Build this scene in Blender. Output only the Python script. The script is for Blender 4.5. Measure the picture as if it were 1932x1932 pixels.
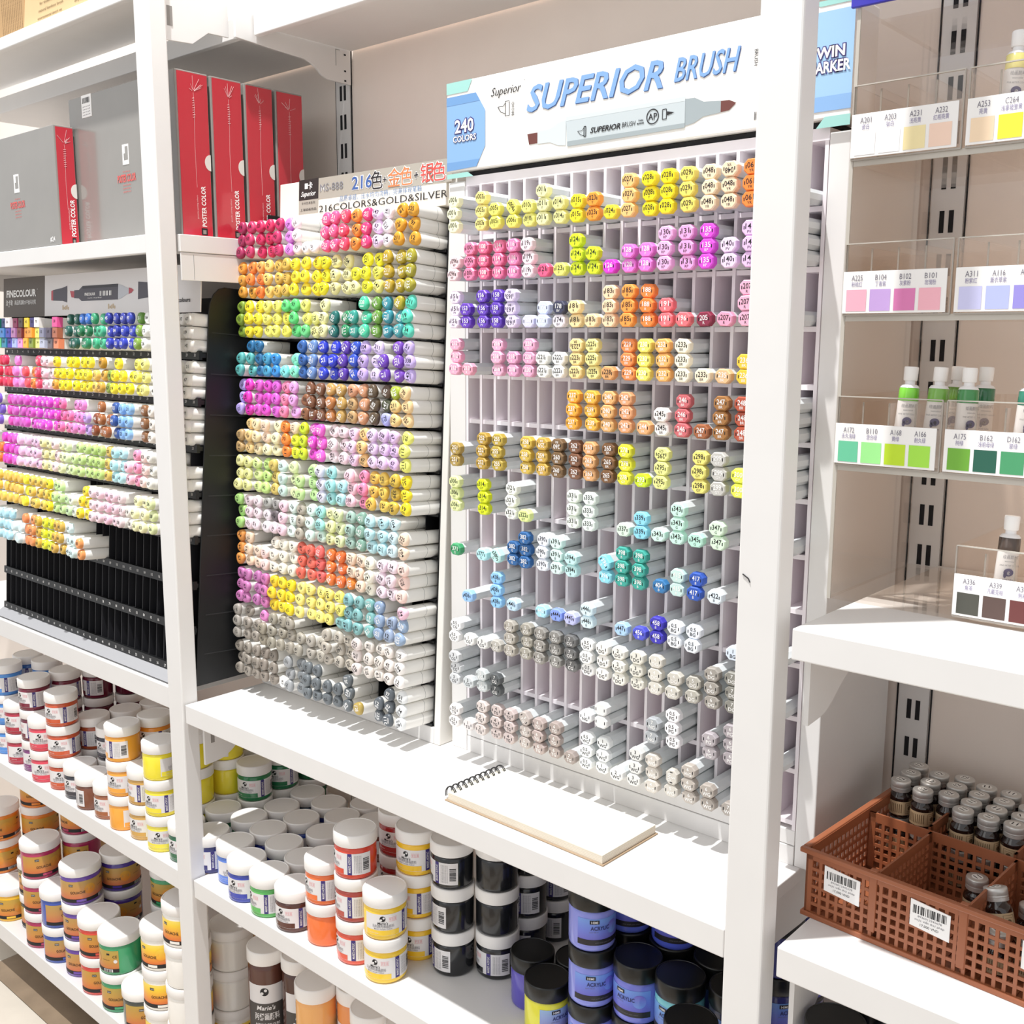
import bpy, math, random
from mathutils import Matrix, Vector
random.seed(7)
for o in list(bpy.data.objects): bpy.data.objects.remove(o)
SC = bpy.context.scene
COL = SC.collection
PI = math.pi
def lin(h):
    h = h.lstrip('#')
    o = []
    for i in (0, 2, 4):
        c = int(h[i:i+2], 16) / 255
        o.append(c / 12.92 if c <= .04045 else ((c + .055) / 1.055) ** 2.4)
    return (o[0], o[1], o[2], 1.0)
# ---------------------------------------------------------------- camera
cam_d = bpy.data.cameras.new('camera'); cam = bpy.data.objects.new('camera', cam_d); COL.objects.link(cam)
cam_d.sensor_width = 36; cam_d.lens = 1985.15 / 1932 * 36; cam_d.clip_start = .02
yaw, pitch, roll = [math.radians(a) for a in (41.35, 9.247, -.2)]
fw = Vector((-math.sin(yaw)*math.cos(pitch), math.cos(yaw)*math.cos(pitch), -math.sin(pitch)))
rt = Vector((math.cos(yaw), math.sin(yaw), 0)); dn = fw.cross(rt)
r2 = math.cos(roll)*rt + math.sin(roll)*dn; d2 = -math.sin(roll)*rt + math.cos(roll)*dn
cam.matrix_world = Matrix(((r2.x, -d2.x, -fw.x, 0), (r2.y, -d2.y, -fw.y, -1), (r2.z, -d2.z, -fw.z, 1.6), (0, 0, 0, 1)))
SC.camera = cam
# ---------------------------------------------------------------- world, lamps, exposure
w = bpy.data.worlds.new('world'); SC.world = w; w.use_nodes = True
bg = w.node_tree.nodes['Background']; bg.inputs[0].default_value = (.975, .985, 1.0, 1); bg.inputs[1].default_value = 1.0
def area(name, loc, size, power, target=None, col=(1, .97, .93), sy=None):
    l = bpy.data.lights.new(name, 'AREA'); l.energy = power; l.color = col
    l.shape = 'RECTANGLE' if sy else 'DISK'; l.size = size
    if sy: l.size_y = sy
    o = bpy.data.objects.new(name, l); COL.objects.link(o); o.location = loc
    d = (Vector(target) if target else Vector((loc[0], loc[1], 0))) - Vector(loc)
    o.rotation_euler = d.to_track_quat('-Z', 'Y').to_euler()
    return o
area('ceiling_spotlight', (-1.2, -.78, 5.0), .08, 270, (-1.2, .0, .9), (1, .995, .985))
area('added_fill_panel', (-1.3, -2.6, 3.0), 1.2, 14, (-1.3, 0, 1.0), (1, .985, .965), sy=3.5)  # unseen panel added as weak soft fill from the aisle side
SC.cycles.transparent_max_bounces = 48; SC.cycles.max_bounces = 16; SC.cycles.diffuse_bounces = 10
SC.view_settings.view_transform = 'Standard'; SC.view_settings.look = 'None'
SC.view_settings.exposure = -0.26; SC.view_settings.gamma = 1; SC.view_settings.use_curve_mapping = False
# ---------------------------------------------------------------- materials
MATS = {}
def mat(name, hexc=None, rough=.5, metal=0., spec=.5, noise=0., coat=0., kind=None, bump=0., alpha=None):
    if name in MATS: return MATS[name]
    m = bpy.data.materials.new(name); m.use_nodes = True; nt = m.node_tree; N = nt.nodes; L = nt.links
    p = N['Principled BSDF']; p.inputs['Roughness'].default_value = rough; p.inputs['Metallic'].default_value = metal
    p.inputs['Specular IOR Level'].default_value = spec
    if coat: p.inputs['Coat Weight'].default_value = coat; p.inputs['Coat Roughness'].default_value = .08
    if kind == 'object':
        a = N.new('ShaderNodeObjectInfo'); L.new(a.outputs['Color'], p.inputs['Base Color'])
    elif kind == 'attr':
        a = N.new('ShaderNodeVertexColor'); a.layer_name = 'Col'; L.new(a.outputs['Color'], p.inputs['Base Color'])
    elif kind == 'clear':
        out = N['Material Output']; t = N.new('ShaderNodeBsdfTransparent'); g = N.new('ShaderNodeBsdfGlossy'); mx = N.new('ShaderNodeMixShader')
        t.inputs[0].default_value = lin(hexc); g.inputs[0].default_value = (1, 1, 1, 1); g.inputs[1].default_value = .05
        lw = N.new('ShaderNodeLayerWeight'); lw.inputs[0].default_value = .5; pw = N.new('ShaderNodeMath'); pw.operation = 'POWER'; pw.inputs[1].default_value = 4; fr = N.new('ShaderNodeMath'); fr.operation = 'MULTIPLY_ADD'; fr.inputs[1].default_value = .55; fr.inputs[2].default_value = .025
        L.new(lw.outputs['Facing'], pw.inputs[0]); L.new(pw.outputs[0], fr.inputs[0])
        L.new(fr.outputs[0], mx.inputs[0]); L.new(t.outputs[0], mx.inputs[1]); L.new(g.outputs[0], mx.inputs[2]); L.new(mx.outputs[0], out.inputs[0])
    else:
        c = lin(hexc); p.inputs['Base Color'].default_value = c
        if noise:
            tc = N.new('ShaderNodeTexCoord'); nz = N.new('ShaderNodeTexNoise'); nz.inputs['Scale'].default_value = 14; nz.inputs['Detail'].default_value = 4
            rp = N.new('ShaderNodeValToRGB'); k = 1 - noise
            rp.color_ramp.elements[0].position = .35; rp.color_ramp.elements[1].position = .65
            rp.color_ramp.elements[0].color = (c[0]*k, c[1]*k, c[2]*k, 1); rp.color_ramp.elements[1].color = c
            L.new(tc.outputs['Object'], nz.inputs['Vector']); L.new(nz.outputs[0], rp.inputs[0]); L.new(rp.outputs[0], p.inputs['Base Color'])
    if bump:
        nb = N.new('ShaderNodeTexNoise'); nb.inputs['Scale'].default_value = 300; b = N.new('ShaderNodeBump'); b.inputs['Strength'].default_value = bump
        L.new(nb.outputs[0], b.inputs['Height']); L.new(b.outputs[0], p.inputs['Normal'])
    MATS[name] = m
    return m
def zramp(name, stops, z0, z1, rough=.4, over=0.):
    """printed colour ramp along the thing's own height"""
    if name in MATS: return MATS[name]
    m = bpy.data.materials.new(name); m.use_nodes = True; nt = m.node_tree; N = nt.nodes; L = nt.links; p = N['Principled BSDF']
    p.inputs['Roughness'].default_value = rough
    tc = N.new('ShaderNodeTexCoord'); sp = N.new('ShaderNodeSeparateXYZ'); mr = N.new('ShaderNodeMapRange'); rp = N.new('ShaderNodeValToRGB')
    mr.inputs[1].default_value = z0; mr.inputs[2].default_value = z1
    e = rp.color_ramp.elements
    while len(e) < len(stops): e.new(.5)
    for i, (t, h) in enumerate(stops): e[i].position = t; e[i].color = lin(h)
    L.new(tc.outputs['Object'], sp.inputs[0]); L.new(sp.outputs['Z'], mr.inputs[0]); L.new(mr.outputs[0], rp.inputs[0])
    if over:      # translucent label: the paint behind tints the print
        oi = N.new('ShaderNodeObjectInfo'); mx = N.new('ShaderNodeMix'); mx.data_type = 'RGBA'; mx.inputs[0].default_value = over
        L.new(rp.outputs[0], mx.inputs[6]); L.new(oi.outputs['Color'], mx.inputs[7]); L.new(mx.outputs[2], p.inputs['Base Color'])
    else: L.new(rp.outputs[0], p.inputs['Base Color'])
    MATS[name] = m
    return m
WHITE = mat('white_painted_steel', 'E4E2E0', .42, noise=.02)
WALLM = mat('back_panel_paint', 'F5E9DF', .6, noise=.02)
DARK = mat('dark_slot', '17161A', .8)
INK = mat('black_ink', '1E1C1E', .6)
INKW = mat('white_ink', 'F6F4F2', .5)
PAPER = mat('white_card', 'F5F3F1', .6)
BLACKP = mat('black_plastic', '111214', .45)
LID = mat('white_lid_plastic', 'F2EFEC', .38)
BLID = mat('black_lid_plastic', '141413', .3)
CLEAR = mat('clear_acrylic', 'FCFAF8', kind='clear')
PAINT = mat('paint_jar_plastic', kind='object', rough=.2, coat=.4)
CAPM = mat('cap_plastic', kind='object', rough=.35)
CAPA = mat('cap_plastic_many', kind='attr', rough=.38)
GREYB = mat('grey_barrel', 'D6DADB', .28)
WHITEB = mat('white_barrel', 'ECEAE5', .35)
SEAM = mat('seam_line', '8C8C8A', .5)
LAV = mat('lavender_board', 'EEE7EB', .6, noise=.02, bump=.02)
NAVY = mat('navy_print', '3A2E78', .5)
PINKP = mat('pink_print', 'E7A3A8', .6)
GREYP = mat('grey_print', '77757A', .6)
BLUEP = mat('blue_print', '7FA6D6', .5)
BLUED = mat('blue_shadow_print', '41609C', .5)
# ---------------------------------------------------------------- mesh helpers
TC = {}
def T(s, bold=0., shear=0., sx=1., space=1.):
    k = (s, bold, shear, sx, space)
    if k in TC: return TC[k]
    cu = bpy.data.curves.new('t', 'FONT'); cu.body = s; cu.offset = bold; cu.shear = shear; cu.resolution_u = 2; cu.space_character = space
    ob = bpy.data.objects.new('t', cu); me = ob.to_mesh()
    vs = [(v.co.x*sx, v.co.y) for v in me.vertices]; fs = [tuple(p.vertices) for p in me.polygons]
    # keep faces facing +z
    out = []
    for f in fs:
        a = 0
        for i in range(len(f)):
            x0, y0 = vs[f[i]]; x1, y1 = vs[f[(i+1) % len(f)]]; a += x0*y1 - x1*y0
        out.append(f if a >= 0 else f[::-1])
    ob.to_mesh_clear(); bpy.data.objects.remove(ob); bpy.data.curves.remove(cu)
    xs = [v[0] for v in vs] or [0, 0]; ys = [v[1] for v in vs] or [0, 0]
    TC[k] = (vs, out, min(xs), max(xs), min(ys), max(ys))
    return TC[k]
class MB:
    def __init__(s): s.v = []; s.f = []; s.m = []; s.sm = []; s.mats = []; s.c = None
    def mi(s, m):
        if m not in s.mats: s.mats.append(m)
        return s.mats.index(m)
    def add(s, vs, fs, m, smooth=False, M=None):
        b = len(s.v); i = s.mi(m)
        s.v += [tuple(M @ Vector(v)) if M else tuple(v) for v in vs]
        for f in fs: s.f.append(tuple(b + k for k in f)); s.m.append(i); s.sm.append(smooth)
        return s
    def box(s, x0, x1, y0, y1, z0, z1, m, M=None):
        vs = [(x, y, z) for x in (x0, x1) for y in (y0, y1) for z in (z0, z1)]
        return s.add(vs, [(0,1,3,2), (4,6,7,5), (0,4,5,1), (2,3,7,6), (0,2,6,4), (1,5,7,3)], m, M=M)
    def quad(s, p, m, M=None): return s.add(p, [tuple(range(len(p)))], m, M=M)
    def prism(s, poly, h0, h1, axis, m, M=None):
        """poly of (a,b) extruded along axis: 'x': (y,z); 'y': (x,z); 'z': (x,y)"""
        def P(a, b, h): return {'x': (h, a, b), 'y': (a, h, b), 'z': (a, b, h)}[axis]
        n = len(poly); vs = [P(a, b, h0) for a, b in poly] + [P(a, b, h1) for a, b in poly]
        fs = [tuple(range(n))[::-1], tuple(range(n, 2*n))] + [(i, (i+1) % n, n + (i+1) % n, n + i) for i in range(n)]
        if axis == 'y': fs = [f[::-1] for f in fs]
        return s.add(vs, fs, m, M=M)
    def loft(s, loops, m, smooth=True, caps=(True, True), M=None):
        n = len(loops[0]); vs = [p for l in loops for p in l]; fs = []
        for k in range(len(loops)-1):
            for i in range(n): fs.append((k*n + i, k*n + (i+1) % n, (k+1)*n + (i+1) % n, (k+1)*n + i))
        s.add(vs, fs, m, smooth, M)
        for c, k in ((caps[0], 0), (caps[1], len(loops)-1)):
            if c:
                l = loops[k]; s.add(l, [tuple(range(n))[::-1] if k == 0 else tuple(range(n))], m, False, M)
        return s
    def lathe(s, prof, m, n=24, smooth=True, caps=(True, True), o=(0, 0), M=None):
        return s.loft([[(o[0] + r*math.cos(2*PI*i/n), o[1] + r*math.sin(2*PI*i/n), z) for i in range(n)] for r, z in prof], m, smooth, caps, M)
    def tube(s, pts, r, m, n=6, closed=False):
        loops = []; pts = [Vector(p) for p in pts]
        for i, p in enumerate(pts):
            d = (pts[min(i+1, len(pts)-1)] - pts[max(i-1, 0)]).normalized()
            a = d.cross(Vector((.31, .52, .79))).normalized(); b = d.cross(a)
            loops.append([tuple(p + r*(a*math.cos(2*PI*k/n) + b*math.sin(2*PI*k/n))) for k in range(n)])
        return s.loft(loops, m)
    def text(s, t, size, o, m, xd=(1, 0, 0), yd=(0, 0, 1), align='c', M=None, width=None, rot=0., **k):
        """flat lettering; o is the middle of the line (or its left end), size the capital height"""
        vs, fs, x0, x1, y0, y1 = T(t, **k)
        q = size / .69; kx = q
        if width: kx = width / max(x1 - x0, 1e-6)
        xc = (x0 + x1) / 2 if align == 'c' else x0
        xd = Vector(xd); yd = Vector(yd); o = Vector(o); cr, sr = math.cos(rot), math.sin(rot)
        pts = []
        for x, y in vs:
            a = (x - xc)*kx; b = (y - .345)*q; pts.append(o + xd*(a*cr - b*sr) + yd*(a*sr + b*cr))
        return s.add(pts, fs, m, M=M)
    def ctext(s, t, size, r, ang, z, m, up=False, width=None, **k):
        """lettering wrapped round an upright cylinder, centred at angle ang (0 = -y, turning to +x)"""
        vs, fs, x0, x1, y0, y1 = T(t, **k); q = size / .69; xc = (x0 + x1)/2; kx = width/(x1 - x0) if width else q; pts = []
        for x, y in vs:
            a, b = (x - xc)*kx, (y - .345)*q
            if up: a, b = -b, a
            t_ = ang + a/r; pts.append((r*math.sin(t_), -r*math.cos(t_), z + b))
        return s.add(pts, fs, m)
    def cpatch(s, r, a0, a1, z0, z1, m, n=None, smooth=True):
        n = n or max(1, int((a1 - a0)/.14)); vs = []; 
        for i in range(n+1):
            a = a0 + (a1 - a0)*i/n; vs += [(r*math.sin(a), -r*math.cos(a), z0), (r*math.sin(a), -r*math.cos(a), z1)]
        return s.add(vs, [(2*i, 2*i+2, 2*i+3, 2*i+1) for i in range(n)], m, smooth)
    def cdisc(s, r, rad, ang, z, m, n=14):
        vs = [(r*math.sin(ang), -r*math.cos(ang), z)] + [(r*math.sin(ang + rad*math.cos(2*PI*i/n)/r), -r*math.cos(ang + rad*math.cos(2*PI*i/n)/r), z + rad*math.sin(2*PI*i/n)) for i in range(n)]
        return s.add(vs, [(0, 1+i, 1+(i+1) % n) for i in range(n)], m)
    def mesh(s, name):
        me = bpy.data.meshes.new(name); me.from_pydata(s.v, [], s.f)
        for m in s.mats: me.materials.append(m)
        me.polygons.foreach_set('material_index', s.m); me.polygons.foreach_set('use_smooth', s.sm); me.update()
        return me
    def build(s, name, parent=None, bevel=0., loc=None, rot=None):
        o = link(name, s.mesh(name), parent)
        if loc: o.location = loc
        if rot: o.rotation_euler = rot
        if bevel:
            b = o.modifiers.new('bevel', 'BEVEL'); b.width = bevel; b.segments = 2; b.limit_method = 'ANGLE'
        return o
def link(name, data, parent=None, loc=None, rot=None, color=None):
    o = bpy.data.objects.new(name, data); COL.objects.link(o)
    if parent: o.parent = parent
    if loc: o.location = loc
    if rot: o.rotation_euler = rot
    if color: o.color = color
    return o
def tag(o, label, cat, group=None, kind=None):
    o['label'] = label; o['category'] = cat
    if group: o['group'] = group
    if kind: o['kind'] = kind
    return o
def thing(name, label, cat, loc=(0, 0, 0), rot=(0, 0, 0), group=None):
    return tag(link(name, None, None, loc, rot), label, cat, group)
def struct(o): o['kind'] = 'structure'; return o
ORD = ['', 'first', 'second', 'third', 'fourth', 'fifth', 'sixth', 'seventh', 'eighth', 'ninth', 'tenth', 'eleventh', 'twelfth', 'thirteenth', 'fourteenth', 'fifteenth', 'sixteenth', 'seventeenth', 'eighteenth', 'nineteenth', 'twentieth', 'twenty-first', 'twenty-second', 'twenty-third', 'twenty-fourth', 'twenty-fifth', 'twenty-sixth', 'twenty-seventh', 'twenty-eighth', 'twenty-ninth', 'thirtieth']
CN = dict(white='F8F6F2', cream='F5EDC8', pale_yellow='F5F0A0', yellow='F8E030', golden='E3A836', peach='F6D6B8', orange='F28B3E', coral='EE6A64', red='D0323C', crimson='C0305C', maroon='8A2A48', hot_pink='F05A90', pink='F0A0C0', pale_pink='F8DCE4', magenta='E04CC4', lilac='D8B8F0', pale_lilac='ECD4F4', purple='6A40B4', lavender='B8B0EC', navy='2C3088', blue='3A5CC0', sky_blue='90C8F4', pale_blue='D8ECF8', teal='3A98A0', dark_teal='1F6864', turquoise='66D8C4', pale_turquoise='B4EAE8', mint='CFF2E0', green='50B070', dark_green='2E7A4C', olive='A8A030', olive_green='7E9A3C', lime='D8E830', pale_lime='DCEFA4', sage='92B4A4', brown='7E553C', tan='C49A68', khaki='BFA548', dark_brown='55463A', grey='A4A29C', pale_grey='D8D6D2', dark_grey='666A6E', charcoal='3C3E44', slate_blue='92A6C4', dusty_pink='CDB4B0')
CN = {k.replace('_', ' '): [int(v[i:i+2], 16) for i in (0, 2, 4)] for k, v in CN.items()}
def cname(h):
    c = [int(h[i:i+2], 16) for i in (0, 2, 4)]
    return min(CN, key=lambda k: sum((a-b)**2 for a, b in zip(CN[k], c)))
def bars(mb, x0, x1, z0, z1, y, m, M=None, n=26, seed=3):
    """a barcode on a plane facing -y"""
    rr = random.Random(seed); ws = [rr.choice((1, 1, 2, 3)) for _ in range(n*2)]; k = (x1 - x0)/sum(ws); x = x0
    for i, q in enumerate(ws):
        if i % 2 == 0: mb.quad([(x, y, z0), (x + q*k, y, z0), (x + q*k, y, z1), (x, y, z1)], m, M)
        x += q*k
def cbars(mb, r, a0, a1, z0, z1, m, n=14, seed=3, stacked=False):
    rr = random.Random(seed); ws = [rr.choice((1, 1, 2, 3)) for _ in range(n*2)]
    if stacked:
        k = (z1 - z0)/sum(ws); z = z0
        for i, q in enumerate(ws):
            if i % 2 == 0: mb.cpatch(r, a0, a1, z, z + q*k, m, n=3)
            z += q*k
    else:
        k = (a1 - a0)/sum(ws); a = a0
        for i, q in enumerate(ws):
            if i % 2 == 0: mb.cpatch(r, a, a + q*k, z0, z1, m, n=1)
            a += q*k
# ================================================================ SETTING
fm1 = mat('pale_oak', 'CFC2B0', .45, noise=.08); fm2 = mat('brown_oak', '9A8670', .45, noise=.22); fm3 = mat('cream_oak', 'D6CDBF', .45, noise=.06)
f = MB()
ys = [.6, -.025, -.21, -.4, -.59, -.78, -.97, -1.16, -1.35, -1.54, -3.2]
for i in range(len(ys)-1):
    xs = [-5, -2.66 if i == 0 else -3.1 + .37*(i % 3), -1.3 + .3*(i % 2), .2, 3]
    for j in range(4):
        m_ = (fm2 if j else fm3) if i == 0 else (fm3 if i == 1 else (fm1, fm3, fm1, fm2)[(i*3 + j*2) % 4])
        f.box(xs[j] + .0006, xs[j+1] - .0006, ys[i+1] + .0006, ys[i] - .0006, -.02, 0, m_)
struct(f.build('floor'))
YW = .43
wb = MB(); wb.box(-4, 2, YW, YW + .02, 0, 2.75, WALLM)
struct(wb.build('wall_back'))
# ================================================================ SHELVING
PX = (-1.711, -.527)
for i, x in enumerate(PX):
    p = MB(); p.box(x - .024, x + .024, -.004, .029, 0, 2.7, WHITE)
    t = tag(p.build('shelf_post', bevel=.0025), ('white square front post between the black marker rack and the red boxes', 'white square front post between the white marker rack and the clear stand')[i], 'post')
    if i == 1:
        s = MB(); s.tube([(.004, -.0025, 1.353), (.011, -.0026, 1.349), (.013, -.0025, 1.345)], .0007, INK); o = s.build('scuff_mark', t); o.location = (x - .022, -.002, 0)
for i, x in enumerate((-1.707, -.508)):
    t = thing('slotted_upright', ('white slotted wall upright beside the red poster colour boxes', 'white slotted wall upright behind the brown basket')[i], 'upright', (x, YW, 0))
    m_ = MB(); m_.box(-.021, .021, -.004, .0, 0.05, 2.7, WHITE); m_.build('channel', t)
    s = MB()
    for sx in (-.0245, .0225): s.box(sx, sx + .0015, -.0025, -.0, .05, 2.7, DARK)
    s.build('edge_gap', t)
    for k in range(44):
        z = .2 + .055*k
        for sx in (-.0085, .0035):
            s = MB(); s.box(sx, sx + .006, -.0048, -.0039, z, z + .028, DARK); s.build('slot', t)
def bracket_poly(y0, y1, zt, h):
    """side profile of a shelf bracket: deep at the wall, curving up to a thin nose"""
    P = [(y0, zt), (y0, zt - h*.42), (y0 + (y1-y0)*.45, zt - h*.5)]
    for k in range(7):
        a = k/6; P.append((y0 + (y1-y0)*(.5 + .25*a), zt - h*(.5 + .5*(1 - math.cos(a*PI))/2)))
    P += [(y1, zt - h), (y1, zt)]
    return P[::-1]
def shelf(label, x0, x1, y0, y1, zt, th, brackets=(), h=.085, slot=False, gusset=None):
    t = thing('shelf', label, 'shelf', ((x0+x1)/2, y0, zt)); L = (x1-x0)/2
    D = y1-y0; b = MB(); b.prism([(0, 0), (0, -th), (.014, -th), (.014, -th*.55), (D, -th*.55), (D, 0)], -L, L, 'x', WHITE); b.build('board', t, bevel=.0015)
    b = MB(); b.box(-L + .01, L - .01, .002, .0135, -th + .0008, -th + .0016, SEAM); b.build('lip_seam', t)
    for bx in brackets:
        s = bx - (x0+x1)/2
        m_ = MB(); m_.prism(bracket_poly(.02, y1-y0, -th*.55, h), s - .0025, s + .0025, 'x', WHITE); br = m_.build('bracket', t)
    if gusset:
        q_ = gusset - (x0+x1)/2; z_ = -th
        P = [(.032, z_ + .001), (.032, -h), (.06, -h + .002)] + [(.06 + .085*k/6, -h + .002 + (h - th - .004)*(1 - math.cos(PI*k/6))/2*.5) for k in range(1, 7)] + [(.165, z_ - .012), (.19, z_ + .001)]
        g_ = MB(); g_.prism(P[::-1], q_ - .003, q_ + .003, 'x', WHITE); br = g_.build('front_gusset', t)
        if x0 < -1: q = MB(); q.box(q_ + .003, q_ + .0034, .045, .053, -h*.68, -th - .008, mat('slot_shadow', '8E8A86', .8)); q.build('slot', br)
    return t
BL = dict(x0=-2.87, x1=-1.738); BM = dict(x0=-1.684, x1=-.553); BR = dict(x0=-.487, x1=.65)
YB = YW - .006
shelf('white shelf at upper left carrying the grey and red boxes', y0=0, y1=YB, zt=1.782, th=.032, brackets=(-2.85,), **BL)
rb = MB(); rb.box(-1.7375, -1.6845, .034, YB, 1.752, 1.782, WHITE); tag(rb.build('shelf_end_filler', bevel=.001), 'white filler strip under the red box sides beside the left post', 'filler')
shelf('white shelf the black marker rack stands on', y0=0, y1=YB, zt=.955, th=.042, brackets=(-2.85,), **BL)
shelf('white shelf of paint jars under the black marker rack', y0=0, y1=YB, zt=.585, th=.04, brackets=(-2.85,), **BL)
shelf('lowest white shelf at left holding wide gouache jars', y0=0, y1=YB, zt=.13, th=.045, **BL)
shelf('white counter shelf under the middle and white marker racks', y0=0, y1=YB, zt=.933, th=.036, brackets=(-.557,), h=.125, gusset=-1.678, **BM)
shelf('white shelf of acrylic paint jars under the counter', y0=0, y1=YB, zt=.585, th=.036, brackets=(-1.681, -.557), **BM)
shelf('lowest white shelf in the middle below the paint jars', y0=0, y1=YB, zt=.13, th=.045, **BM)
shelf('white shelf under the clear paint tube stand', y0=0, y1=YB, zt=1.3025, th=.034, brackets=(.64,), h=.115, gusset=-.482, **BR)
shelf('white shelf holding the brown basket', y0=0, y1=YB, zt=.939, th=.036, brackets=(.64,), h=.125, gusset=-.482, **BR)
shelf('white shelf below the basket shelf at lower right', y0=0, y1=YB, zt=.585, th=.036, **BR)
shelf('narrow white top shelf above the white marker rack', x0=-1.676, x1=.65, y0=.197, y1=YB, zt=2.178, th=.038)
b = MB(); b.prism([(.16, 2.19), (.16, 2.131), (.25, 2.126), (.31, 2.123), (.325, 2.119), (.34, 2.111), (.352, 2.101), (.365, 2.096), (.41, 2.095), (.424, 2.095), (.424, 2.19)], -1.6835, -1.679, 'x', WHITE); o = tag(b.build('shelf_bracket', bevel=.0006), 'white curved top shelf bracket on the slotted upright beside the red boxes', 'bracket')
for z in (2.172, 2.15, 2.12, 2.102):
    q = MB(); q.box(-1.679, -1.6786, .407, .412, z - .003, z, DARK); q.build('hook_slot', o)
q = MB(); q.box(-1.679, -1.6786, .3865, .3875, 2.125, 2.155, SEAM); q.box(-1.679, -1.6786, .3865, .397, 2.1545, 2.1555, SEAM); q.build('hook_outline', o)
shelf('narrow rear top shelf above the poster colour boxes', x0=-2.87, x1=-1.69, y0=.178, y1=YB, zt=2.172, th=.036)
t = shelf('white front top shelf carrying the kraft boxes', x0=-2.87, x1=-1.738, y0=0, y1=.172, zt=2.198, th=.024)
e = MB(); e.prism([(.0, 2.2), (.0, 2.104), (.037, 2.104), (.084, 2.107), (.116, 2.131), (.158, 2.132), (.158, 2.2)], -1.7005, -1.6965, 'x', WHITE)
o = tag(e.build('shelf_bracket', bevel=.0006), 'white end bracket of the front top shelf behind the left post', 'bracket')
q = MB(); q.box(-1.6965, -1.6958, .036, .046, 2.128, 2.16, mat('slot_shadow', '8E8A86', .8)); q.build('slot', o)
e = MB(); e.prism([(.035, 1.751), (.035, 1.703), (.4, 1.703), (YB, 1.703), (YB, 1.751)], -1.6885, -1.6855, 'x', WHITE)
o = tag(e.build('shelf_bracket', bevel=.0006), 'white straight bracket plate above the black marker rack side', 'bracket')
q = MB(); q.box(-1.6857, -1.6852, .06, .0606, 1.705, 1.748, SEAM); q.build('plate_seam', o)
# ================================================================ BOXES
GREYBX = mat('grey_glossy_card', '8F8C87', .16, spec=.6, noise=.05, coat=.5); REDBX = mat('red_glossy_card', 'BE2F3C', .18, noise=.03, coat=.4); EDGE = mat('grey_card_edge', '8A867E', .5)
REDP = mat('red_print', 'E0605C', .5); THUMB = mat('thumb_notch', 'D8D3CC', .6); SILV = mat('plastic_crease', 'E8BFC0', .3)
def poster_box(label, x0, x1, y0, y1, z0, z1, side=True, sticker=False, logo_x=None, small=False):
    t = thing('poster_color_box', label, 'box', ((x0+x1)/2, y0, z0), group='poster colour boxes on the upper left shelf')
    L = (x1-x0)/2; D = y1-y0; H = z1-z0
    b = MB(); b.box(-L, L - .0015, 0, D, 0, H, GREYBX); s = b.build('sleeve', t, bevel=.0012)
    f = MB(); f.box(L - .0014, L, .004, D - .002, .001, H - .003, REDBX); rs = f.build('red_side', t)
    x = L + .0003; n = MB()
    n.prism([(D - .0005 - .012*math.sin(PI*k/10), H*.46 + .014*math.cos(PI*k/10)) for k in range(11)], x - .0002, x + .0002, 'x', THUMB); n.build('thumb_notch', rs)
    yd = (0, 0, 1); xd = (0, 1, 0)
    w = MB(); w.text('POSTER COLOR', .0085, (x, D*.72, .052), INKW, xd=(0, 0, 1), yd=(0, -1, 0), bold=.02, width=.07)
    w.text('gouache painting colours', .0028, (x, D*.52, .05), SILV, xd=(0, 0, 1), yd=(0, -1, 0))
    w.box(x, x + .0002, D*.62, D*.8, .002, .014, DARK); w.box(x + .0002, x + .0004, D*.66, D*.76, .004, .011, EDGE); w.build('lettering', rs)
    rc = random.Random(int(y0*1000)); c = MB(); yc = D*rc.uniform(.45, .6); c.tube([(x, yc, H*.3), (x, yc - .001, H*.55), (x, yc + .001, H*.8), (x, yc, H - .035)], .00025, SILV, n=4)
    for k in range(7):
        a_ = rc.uniform(0, PI); q0 = (x, yc + .002*math.cos(a_), H - .034 + .004*math.sin(a_)); ln = rc.uniform(.006, .026); c.tube([q0, (x, min(max(q0[1] + ln*.8*math.cos(a_), .006), D - .006), min(q0[2] + ln*math.sin(a_), H - .005))], .0003, SILV, n=4)
    for k in range(9): c.tube([(x, yc - .0025, H - .045 - .004*k), (x, yc + .001 + rc.uniform(0, .002), H - .044 - .004*k)], .0004, SILV, n=4)
    c.build('wrap_crease', rs)
    if logo_x is not None:
        g = MB(); lx = logo_x; y = -.0006; zz = H*(.5 if small else .49)
        g.box(lx - .011, lx + .011, y, 0, zz, zz + .036, INKW); g.box(lx - .006, lx + .009, y - .0002, y, zz + .008, zz + .032, GREYBX); g.box(lx - .006, lx - .001, y - .0003, y, zz + .02, zz + .032, INKW)
        g.text('POSTER COLOR', .013, (lx, y, zz - .024), REDP, width=.066, bold=.03)
        g.text('for studio use', .003, (lx, y, zz - .012), REDP)
        for k in range(3): g.text('gouache paint for poster work', .003, (lx, y, zz - .036 - .006*k), REDP, width=.028)
        g.build('front_print', s)
        if small: g = MB(); g.text('#24', .009, (L - .03, y, .012), INKW, bold=.02); g.build('size_print', s)
    if sticker:
        g = MB(); sx = -.139; g.box(sx, sx + .038, -.0008, 0, .238, .279, PAPER); bars(g, sx + .004, sx + .034, .264, .274, -.001, INK, n=12)
        for k in range(4): g.text('poster color set 48', .0022, (sx + .019, -.001, .258 - .005*k), GREYP, width=.028)
        g.build('price_sticker', t)
    return t
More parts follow.
